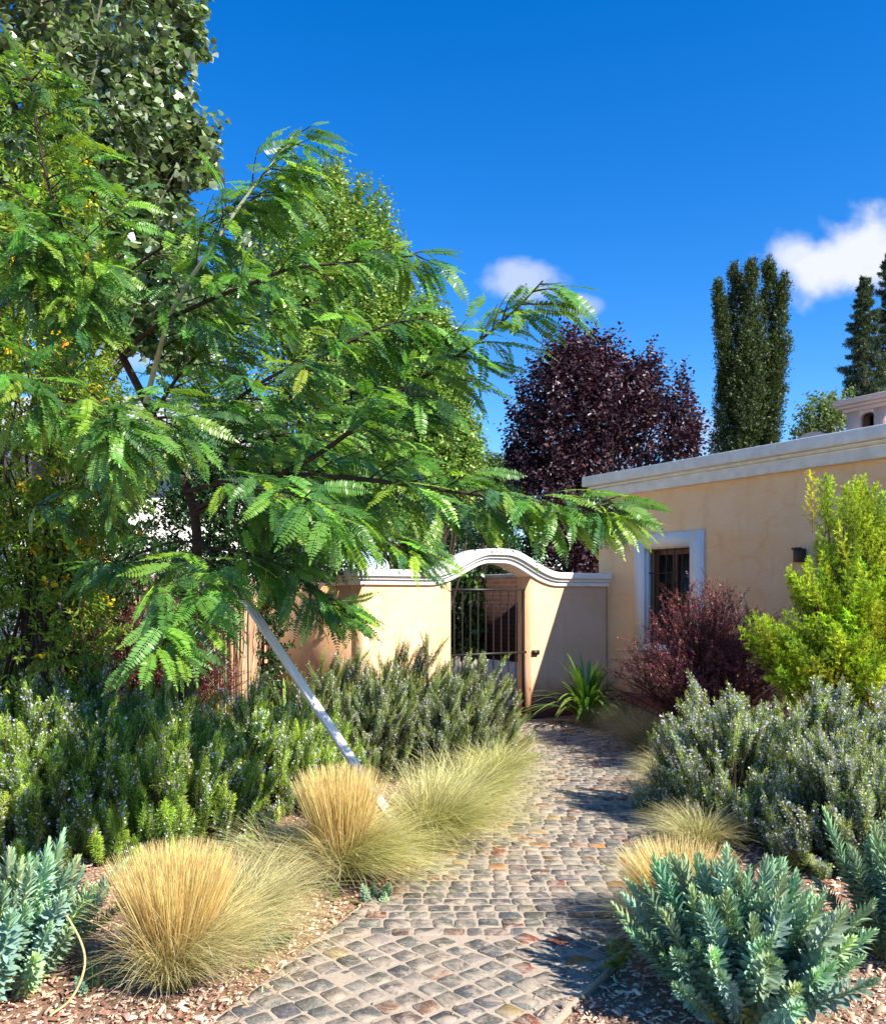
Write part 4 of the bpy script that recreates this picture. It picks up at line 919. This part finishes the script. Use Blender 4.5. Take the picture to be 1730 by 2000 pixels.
grass_clump('golden feather grass clump at the foot of the stake', gg, at(668, 4.72), [
    ('seed_stems', dict(n=2300, H=.67, spread=.29, wid=.0033, lean=(-.03, 0), arch=.05, cols=STRAW, seed=11, straight=True)),
    ('soft_stems', dict(n=650, H=.66, spread=.38, wid=.0029, lean=(.05, 0), arch=.28, cols=STRAW, seed=17)),
    ('blades', dict(n=2300, H=.64, spread=.55, wid=.0031, lean=(.55, -.1), arch=.5, cols=LIME, seed=12)),
    ('outer_blades', dict(n=1500, H=.56, spread=.9, wid=.0029, lean=(-.15, 0), arch=.4, cols=GREEN, seed=13))])
grass_clump('wispy feather grass between the large clump and the golden one', gg, at(555, 4.75), [
    ('blades', dict(n=1400, H=.52, spread=.8, wid=.0029, lean=(.1, 0), arch=.5, cols=GREEN, seed=15))])
grass_clump('green-gold feather grass clump arching over the path edge', gg, at(840, 5.35), [
    ('blades', dict(n=2600, H=.70, spread=.7, wid=.0034, lean=(.25, 0), arch=.5, cols=LIME, seed=21)),
    ('seed_stems', dict(n=800, H=.68, spread=.5, wid=.0034, lean=(.1, 0), arch=.22, cols=GREEN, seed=22))])
grass_clump('green feather grass clump where the path begins to bend', gg, at(905, 6.1), [
    ('blades', dict(n=2300, H=.68, spread=.7, wid=.0037, lean=(.15, 0), arch=.5, cols=LIME, seed=25))])
grass_clump('small feather grass clump beside the path before the gate', gg, at(968, 7.1), [
    ('blades', dict(n=1700, H=.55, spread=.75, wid=.0039, lean=(.05, 0), arch=.45, cols=LIME, seed=27))])
grass_clump('farthest left feather grass clump near the gate', gg, at(985, 8.3), [
    ('blades', dict(n=1500, H=.45, spread=.8, wid=.003, lean=(.05, 0), arch=.45, cols=GREEN, seed=28))])
g2 = 'feather grass clumps right of the path'
grass_clump('short straw feather grass clump behind the right blue-green spurge', g2, (1.12, 3.98, 0), [
    ('seed_stems', dict(n=1600, H=.48, spread=.50, wid=.0034, lean=(-.05, 0), arch=.12, cols=STRAW, seed=31, straight=True)),
    ('soft_stems', dict(n=900, H=.50, spread=.6, wid=.003, lean=(-.1, 0), arch=.28, cols=STRAW, seed=38)),
    ('blades', dict(n=800, H=.46, spread=.9, wid=.0028, lean=(-.35, -.1), arch=.4, cols=GREEN, seed=32))])
grass_clump('wispy green grass at the rosemary foot on the path edge', g2, (1.62, 5.35, 0), [
    ('blades', dict(n=1500, H=.42, spread=.9, wid=.0025, lean=(-.1, 0), arch=.45, cols=GREEN, seed=33))])
grass_clump('dry grass clump spilling over the path beside the pale rosemary', g2, (1.93, 6.9, 0), [
    ('blades', dict(n=2000, H=.50, spread=.9, wid=.0028, lean=(-.15, -.1), arch=.5, cols=GREEN, seed=34))])
grass_clump('straw tuft between the purple barberry and the pale rosemary', g2, (2.28, 7.6, 0), [
    ('blades', dict(n=2200, H=.55, spread=.8, wid=.003, lean=(-.2, 0), arch=.45, cols=STRAW, seed=35))])
grass_clump('brownish grass clump under the right purple barberry', g2, (2.12, 8.7, 0), [
    ('blades', dict(n=2400, H=.58, spread=.8, wid=.0032, lean=(-.1, 0), arch=.5, cols=BROWN, seed=36))])
grass_clump('brownish grass clump nearest the house plinth', g2, (2.15, 9.7, 0), [
    ('blades', dict(n=2000, H=.58, spread=.8, wid=.0032, lean=(-.1, 0), arch=.5, cols=BROWN, seed=37))])

# ------------------------------------------------------------------ blue-green spurge
def spurge_stem(seed, nl=110):
    r = np.random.default_rng(seed); mbx = MB(); t_ = np.linspace(.12, 1, nl); ph = np.arange(nl)*2.39996+r.normal(size=nl)*.15
    rad = np.stack([np.cos(ph), np.sin(ph), np.zeros(nl)], -1); up = np.array([0, 0, 1.]); bend = np.array([.10*r.normal(), .10*r.normal(), 0])
    D = nrm(rad+up*(.35+1.6*np.clip((t_-.75)/.25, 0, 1)[:, None]**1.5+.25*t_[:, None])+r.normal(size=(nl, 3))*.08)
    pos = up*t_[:, None]+bend*(t_**2)[:, None]; s = np.interp(t_, [.1, .4, .85, 1], [.045, .056, .052, .022])
    tc_ = np.clip((t_-.8)/.2, 0, 1)[:, None]; C = np.array([1., 1, 1])*(1-tc_)+np.array([1.40, 1.34, 1.0])*tc_; dry = (r.random(nl) < .5)*(t_ < .34); C = np.where(dry[:, None], np.array([1.9, 1.1, .55]), C)*(1+r.normal(size=(nl, 1))*.10)
    lf = leafT(.30, .35, .72, .85, .35, .04); inst(mbx, lf[0], lf[1], frames(D, up+rad*-.2), pos, s/.36, C)
    pl = np.array([up*q+bend*q*q for q in np.linspace(0, 1, 6)]); tubes(mbx, pl, np.linspace(.02, .008, 6), 5, 0, np.array([2.0, 1.6, .9]))
    return np.concatenate(mbx.V), np.concatenate(mbx.Fc), np.concatenate(mbx.C)
SPG = [spurge_stem(s) for s in range(6)]
def spurge(label, group, loc, R, H, n, seed, lean=(0, 0), name='spurge_plant', shape=1.0):
    r = np.random.default_rng(seed); ph = r.random(n)*6.283; q = np.sqrt((np.arange(n)+.5)/n)
    rad = np.stack([np.cos(ph), np.sin(ph), np.zeros(n)], -1); base = rad*(R*.35*q)[:, None]
    D = nrm(rad*(q*R/H*.75)[:, None]+[lean[0], lean[1], 1]+r.normal(size=(n, 3))*.16)
    L = H*(1.02-.28*q+.13*r.normal(size=n)); L = np.clip(L, H*.35, H*1.2); base[:, 2] = -.02
    Fm = frames(D, rnd_unit(r, n)); Fm = np.stack([Fm[..., 2], Fm[..., 0], Fm[..., 1]], -1)
    C = pick(r, [(.27,.42,.30), (.35,.50,.36), (.20,.33,.23), (.30,.40,.24)], n, v=.14, h=.05); kk = r.integers(0, 6, n)
    g_ = thing(name, label, 'plant', loc, 0, group); mb = MB()
    for v_ in range(6):
        s = kk == v_
        if not s.any(): continue
        k1 = SPG[v_]; kr = .36*np.clip(L[s]/.4, .55, 1.1)*(.78+.4*r.random(s.sum())); sc = np.stack([kr, kr, L[s]], -1)
        inst(mb, k1[0], k1[1], Fm[s], base[s], sc, C[s], 0, k1[2])
    mb.build('leafy_stems', M_succ, g_); return g_
gs = 'blue-green spurge plants'
spurge('large blue-green spurge with upright leafy stems, right foreground', gs, (1.17, 3.32, 0), .50, .55, 190, 1)
spurge('blue-green spurge cut off by the right frame edge', gs, (2.08, 3.75, 0), .40, .60, 60, 2)
spurge('blue-green spurge in the lower left corner', gs, (-1.86, 3.48, 0), .56, .52, 150, 3)
spurge('tiny blue-green spurge at the left path edge', gs, at(728, 4.42), .14, .13, 9, 4, (.5, 0))
spurge('small blue-green spurge under the large straw clump', gs, at(505, 3.85), .2, .16, 10, 5, (.3, 0))
spurge('low spurge shoot between the left corner spurge and the straw clump', gs, at(185, 3.45), .1, .14, 6, 6)
# seedlings
def seedling(label, loc, h, seed):
    r = np.random.default_rng(seed); g_ = thing('seedling', label, 'plant', loc, 0, 'green seedlings in the mulch'); n = 9; D = nrm(r.normal(size=(n, 3))*.5+[0, 0, 1])
    mb = MB(); shoots(mb, np.zeros((n, 3)), D, h, 12, leafT(.35), h*.28, lambda m_: pick(r, [(.13,.22,.04), (.18,.27,.05)], m_), r, .9, .1); mb.build('foliage', M_leaf, g_)
seedling('small feathery seedling in the dark mulch at the bottom right', at(1212, 3.60), .13, 1)
seedling('tiny green seedling in the mulch left of the path, below the golden grass', at(656, 4.45), .07, 2)
seedling('tiny seedling beside the path stones in the lower left', at(492, 3.62), .06, 3)

# ------------------------------------------------------------------ barberries
def barberry(label, group, loc, R, H, nst, seed, lean=(0, 0), K=26, cols=None, lsz=.019):
    r = np.random.default_rng(seed); ph = r.random(nst)*6.283; q = r.random(nst)**.6
    rad = np.stack([np.cos(ph), np.sin(ph), np.zeros(nst)], -1)
    g_ = thing('barberry_bush', label, 'bush', loc, 0, group); k = 8; t_ = np.linspace(0, 1, k)
    top = rad*(R*q)[:, None]; top[:, 2] = H*(1-.55*q**2.2)*(.7+.36*r.random(nst)); top[:, :2] += np.array(lean)*top[:, 2:3]
    mid = top*.45; mid[:, 2] = top[:, 2]*.72
    Pl = (((1-t_)**2)[None, :, None]*(top*.06)[:, None]*[1, 1, 0]+(2*t_*(1-t_))[None, :, None]*mid[:, None]+(t_**2)[None, :, None]*top[:, None])
    mb = MB(); tubes(mb, Pl, np.linspace(.007, .002, k)[None], 4)
    # side twigs
    ns = 9; tt_ = .3+.68*r.random((nst, ns)); x = tt_*(k-1); a = np.clip(x.astype(int), 0, k-2); f = (x-a)[..., None]
    I = np.arange(nst)[:, None]; p = Pl[I, a]*(1-f)+Pl[I, a+1]*f; tg = nrm(Pl[I, a+1]-Pl[I, a])
    p = p.reshape(-1, 3); D = nrm(tg.reshape(-1, 3)*.6+rnd_unit(r, nst*ns)*.75+[0, 0, .35]); L = (.10+.17*r.random(nst*ns))
    tubes(mb, np.stack([p, p+D*L[:, None]], 1), np.array([.0022, .001])[None], 3); mb.build('stems', M_barkd, g_)
    cols = cols or [(.24,.06,.075), (.34,.09,.10), (.14,.04,.05), (.45,.18,.16)]
    mb = MB(); shoots(mb, p, D, L, K, leafT(.55, .45, .8, .95, .15), lsz, lambda m_: pick(r, cols, m_, [4, 4, 3, 1.5]), r, .85, 0, .004, .9)
    mb.build('foliage', M_purple, g_); return g_
barberry('large dark red barberry bush in front of the house window', None, (2.72, 8.6, 0), .92, 1.70, 300, 1, (-.04, 0))
barberry('red barberry bush in front of the reed screen, partly hidden by locust leaves', 'barberries along the reed screen', at(330, 8.1), .70, 1.66, 230, 2, cols=[(.16,.035,.04), (.24,.06,.055), (.10,.025,.03), (.3,.10,.08)])
barberry('dark red barberry bush farther left along the reed screen', 'barberries along the reed screen', at(160, 8.3), .75, 1.64, 240, 3, cols=[(.14,.035,.04), (.20,.055,.05), (.10,.025,.03), (.26,.10,.07)])

# dark green shrub masses under the locust tree, behind the hedge
rng = np.random.default_rng(77)
def darkshrub(label, blobs, base, nsh, seed, group=None):
    global rng
    rng = np.random.default_rng(seed); g_ = thing('evergreen_shrub', label, 'shrub', base, 0, group); P0, dd, k = sample_blobs(blobs, nsh, rng, .5)
    P0 = P0-np.array(base); D = dd+[0, 0, .5]; mb = MB()
    shoots(mb, P0, D, .22, 15, leafT(.5), .055, lambda n: pick(rng, [(.03,.075,.022), (.045,.10,.03), (.022,.05,.018)], n), rng, .85, .1, .01, .9)
    mb.build('foliage', M_leafshiny, g_); mb = MB()
    for i_ in rng.choice(nsh, 14, replace=False):
        q = P0[i_]; st = np.array([rng.normal()*.08, rng.normal()*.08, 0]); tubes(mb, spline([st, [q[0]*.5, q[1]*.5, q[2]*.6], q], 7), np.linspace(.016, .004, 7), 5)
    mb.build('stems', M_barkd, g_)
darkshrub('dark evergreen shrub beside the end of the reed screen', [B(500, 1020, 9.8, 95, 160, 4), B(500, 1240, 9.6, 40, 120, 1.4), B(600, 1040, 10, 90, 90, 2), B(460, 880, 9.8, 70, 80, 1.2), B(405, 1030, 9.8, 75, 80, 2.2), B(300, 985, 9.8, 50, 40, .5)], (P(505, 1165, 9.7)[0], 9.7, 0), 2300, 1)
darkshrub('dark green bushy tree behind the garden wall, seen above the gate arch', [B(960, 1040, 16, 110, 75, 3), B(900, 1150, 16, 120, 120, 3)], (P(930, 1165, 16)[0], 16, 0), 2600, 6)
darkshrub('dark evergreen shrub low behind the flowering shrub at the left edge', [B(30, 1180, 8.9, 130, 150, 3), B(180, 1120, 8.9, 70, 90, 1)], (P(50, 1165, 8.9)[0], 8.9, 0), 800, 3)
darkshrub('dark evergreen shrub above the reed screen under the flowering shrub', [B(120, 1060, 9.9, 170, 130, 4), B(190, 950, 9.9, 70, 110, 1.2), B(230, 1115, 8.8, 130, 50, 1.6)], (P(160, 1165, 9.9)[0], 9.9, 0), 900, 2)

# ------------------------------------------------------------------ yellow-green shrub on the right
rng = np.random.default_rng(81)
def plume(seed):
    r = np.random.default_rng(seed); mbx = MB(); nb_ = 22; pts = []; dirs = []; cc = []
    for k in range(nb_):
        t_ = .15+.85*k/nb_; ph = k*2.4+r.normal()*.3; L = .23*(1-t_)**.8+.04; p = np.array([0, 0, t_]); dv = nrm(np.array([math.cos(ph), math.sin(ph), 1.2])); m_ = int(22*L/.3)+6
        for i in range(m_):
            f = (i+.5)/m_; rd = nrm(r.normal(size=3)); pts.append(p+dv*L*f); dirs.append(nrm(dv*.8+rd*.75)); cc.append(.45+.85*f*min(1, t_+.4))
        tubes(mbx, np.array([p, p+dv*L]), [.005, .002], 3, 0, np.array([.9, .7, .8]))
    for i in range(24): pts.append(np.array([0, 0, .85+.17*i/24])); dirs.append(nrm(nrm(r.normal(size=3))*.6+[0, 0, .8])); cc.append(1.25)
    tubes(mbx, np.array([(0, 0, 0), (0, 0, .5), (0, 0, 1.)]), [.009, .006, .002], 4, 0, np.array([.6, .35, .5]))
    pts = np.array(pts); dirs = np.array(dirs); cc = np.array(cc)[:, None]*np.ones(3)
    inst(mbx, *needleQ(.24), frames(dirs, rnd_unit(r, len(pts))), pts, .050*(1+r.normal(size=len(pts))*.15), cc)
    return np.concatenate(mbx.V), np.concatenate(mbx.Fc), np.concatenate(mbx.C)
PLM = [plume(s) for s in range(5)]
ys_ = thing('golden_shrub', 'bright yellow-green feathery shrub in front of the ochre wall at the right edge', 'shrub', (3.62, 7.55, 0))
d = 7.5
sprays = []
for (px, py, dd_, rx, ry, w_) in ((1690, 1010, 7.6, 40, 70, 50), (1650, 1090, 7.5, 60, 70, 95), (1620, 970, 7.5, 22, 30, 12), (1595, 960, 7.5, 16, 22, 7), (1660, 980, 7.5, 15, 25, 10), (1690, 1180, 7.2, 80, 80, 170), (1590, 1140, 7.3, 50, 45, 55), (1530, 1250, 7.1, 60, 50, 75), (1480, 1240, 7.1, 28, 24, 16), (1620, 1270, 7.0, 90, 60, 140), (1700, 1300, 7.0, 60, 60, 90), (1560, 1310, 7.1, 60, 45, 60), (1730, 1080, 7.6, 50, 110, 100), (1790, 1200, 7.4, 60, 180, 150), (1690, 960, 7.6, 22, 25, 14)):
    for k in range(int(w_*.42)):
        a = rnd_unit(rng, 1)[0]*(.35+.65*rng.random()**.4); sprays.append(P(px+a[0]*rx, py-a[2]*ry, dd_+a[1]*.35))
sprays = np.array(sprays)-[3.62, 7.55, 0]; n = len(sprays); ctr = np.array([.05, 0, .7])
D = nrm(nrm(sprays-ctr)*[1.1, 1.1, .6]+[-.05, 0, .55]+rng.normal(size=(n, 3))*.22); L = .50*(.6+.7*rng.random(n))
Fm = frames(D, rnd_unit(rng, n)); Fm = np.stack([Fm[..., 2], Fm[..., 0], Fm[..., 1]], -1); kk = rng.integers(0, 5, n)
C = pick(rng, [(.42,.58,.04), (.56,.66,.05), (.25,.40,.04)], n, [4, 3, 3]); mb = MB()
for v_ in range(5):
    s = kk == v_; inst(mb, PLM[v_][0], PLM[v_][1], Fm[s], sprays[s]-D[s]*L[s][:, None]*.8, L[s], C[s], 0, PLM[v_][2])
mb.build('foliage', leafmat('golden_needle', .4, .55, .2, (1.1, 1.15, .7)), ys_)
mb = MB()
for i_ in rng.choice(n, 150, replace=False):
    q = sprays[i_]-D[i_]*.2; tubes(mb, spline([(rng.normal()*.05, rng.normal()*.05, 0), (q[0]*.35, q[1]*.35, q[2]*.45), q], 7), np.linspace(.018, .004, 7), 5)
mb.build('stems', M_barkd, ys_)

# ------------------------------------------------------------------ agapanthus
def agap(label, group, loc, n, L, seed, cols=None):
    r = np.random.default_rng(seed); g_ = thing('agapanthus', label, 'plant', loc, 0, group); k = 9; t_ = np.linspace(0, 1, k); ph = r.random(n)*6.283; q = r.random(n)
    rad = np.stack([np.cos(ph), np.sin(ph), np.zeros(n)], -1); out = .15+.85*q; LL = L*(.7+.4*r.random(n))
    hz = rad[:, None]*(LL[:, None]*out[:, None]*(t_[None]*.55+.45*t_[None]**2))[..., None]
    zz = LL[:, None]*(t_[None]*(1.15-.35*out[:, None])-(.25+.65*out[:, None])*t_[None]**2.3*(.6+.5*r.random((n, 1))))
    Pl = hz+rad[:, None]*.03; Pl[..., 2] = np.maximum(zz, .01)
    side = nrm(np.cross(rad, [0, 0, 1.])); w = .044*np.interp(t_, [0, .3, .8, 1], [.7, 1, .7, .08])[None]*(.8+.4*r.random((n, 1)))
    C = pick(r, cols or [(.09,.19,.03), (.13,.26,.04), (.22,.36,.05)], n, [4, 4, 1.5]); C = np.repeat(C[:, None], k, 1)
    mb = MB(); strips(mb, Pl-side[:, None]*w[..., None]*.22, side, w*.5, C); Pl2 = Pl+side[:, None]*w[..., None]*.22; strips(mb, Pl2, side, w*.5, C)
    mb.build('leaves', M_leafshiny, g_, True)
agap('agapanthus clump with strap leaves at the wall foot beside the gate', None, (1.78, 10.45, 0), 150, 1.12, 1)
agap('agapanthus clump in the shade between the reed screen and the orange wall', 'agapanthus left of the gate', (P(500, 1165, 8.9)[0], 8.9, 0), 60, .95, 2)
agap('second shaded agapanthus clump, nearer the orange wall', 'agapanthus left of the gate', (P(560, 1165, 9.4)[0], 9.4, 0), 50, .9, 3)

# ------------------------------------------------------------------ small things on the ground
def dryleaf(label, px, py, s, rz, c):
    d_ = EYE*F/(py-HY); mb = MB(); k = 7; V = []; yy = np.linspace(-1, 1, k)
    for y_ in yy:
        w_ = .42*(1-abs(y_)**2.2)+.01
        for x_ in (-1, 0, 1): V.append((x_*w_, y_, .12*y_*y_+.22*abs(x_)*w_+.02))
    i, j = np.meshgrid(np.arange(2), np.arange(k-1)); q = (i+j*3).ravel(); mb.add(np.array(V)*s, np.stack([q, q+1, q+4, q+3], -1), 0, np.array(c))
    o = mb.build('fallen_leaf', M_leafdull); o.location = ((px-CX)/F*d_, d_, .03); o.rotation_euler = (.1, .1, rz); tag(o, label, 'leaf', 'dry leaves on the path'); return o
dryleaf('curled orange dry leaf on the path, nearest the camera', 1098, 1529, .055, 1.4, (.55,.27,.10))
dryleaf('small orange dry leaf on the path before the gate', 1113, 1440, .06, .9, (.6,.32,.08))
dryleaf('small yellow-brown leaf at the agapanthus foot', 1135, 1434, .035, 2.4, (.5,.33,.12))
mb = MB(); pl = spline([P(125, 1780, 3.4), P(158, 1840, 3.35), P(165, 1890, 3.3), P(140, 1950, 3.25), P(95, 1985, 3.2)], 20); pl[-1, 2] = 0
tubes(mb, pl-[pl[-1, 0], pl[-1, 1], 0], np.linspace(.004, .006, 20), 7)
o = mb.build('dry_stem', plain('dry_stalk', (.5, .42, .2), .6, .3, nscale=20, namt=.2), None, True); o.location = (pl[-1, 0], pl[-1, 1], 0); tag(o, 'bent dry yellow stem in front of the lower left spurge', 'stem')
# grit, straw and leaf crumbs lying on the stones and along the edges
rng = np.random.default_rng(99); n = 2600; yy = 2.3+rng.random(n)**1.2*7; e_ = rng.random(n); edge = rng.random(n) < .72
q_ = np.where(edge, np.where(rng.random(n) < .5, np.abs(rng.normal(size=n))*.05, 1-np.abs(rng.normal(size=n))*.05), e_); q_ = np.clip(q_, .01, .99)
xx = xl(yy)*(1-q_)+xr(yy)*q_; th = rng.random(n)*6.28; mb = MB(); sz = rng.lognormal(-5.3, .5, n)
inst(mb, tV, tF, frames(np.stack([np.cos(th), np.sin(th), np.zeros(n)], -1), nrm(np.c_[rng.normal(size=(n, 2))*.2, np.ones(n)])), np.stack([xx, yy, np.full(n, .027)], -1), np.stack([sz*.5, sz*(1+2*(rng.random(n) < .3)), sz*.4], -1), pick(rng, [(.5,.33,.22), (.62,.5,.28), (.3,.2,.13), (.4,.2,.1)], n))
tag(mb.build('leaf_litter', M_chip), 'fine bark crumbs and straw bits scattered along the path edges', 'litter', kind='stuff')
print('DONE verts', sum(len(me.vertices) for me in bpy.data.meshes))
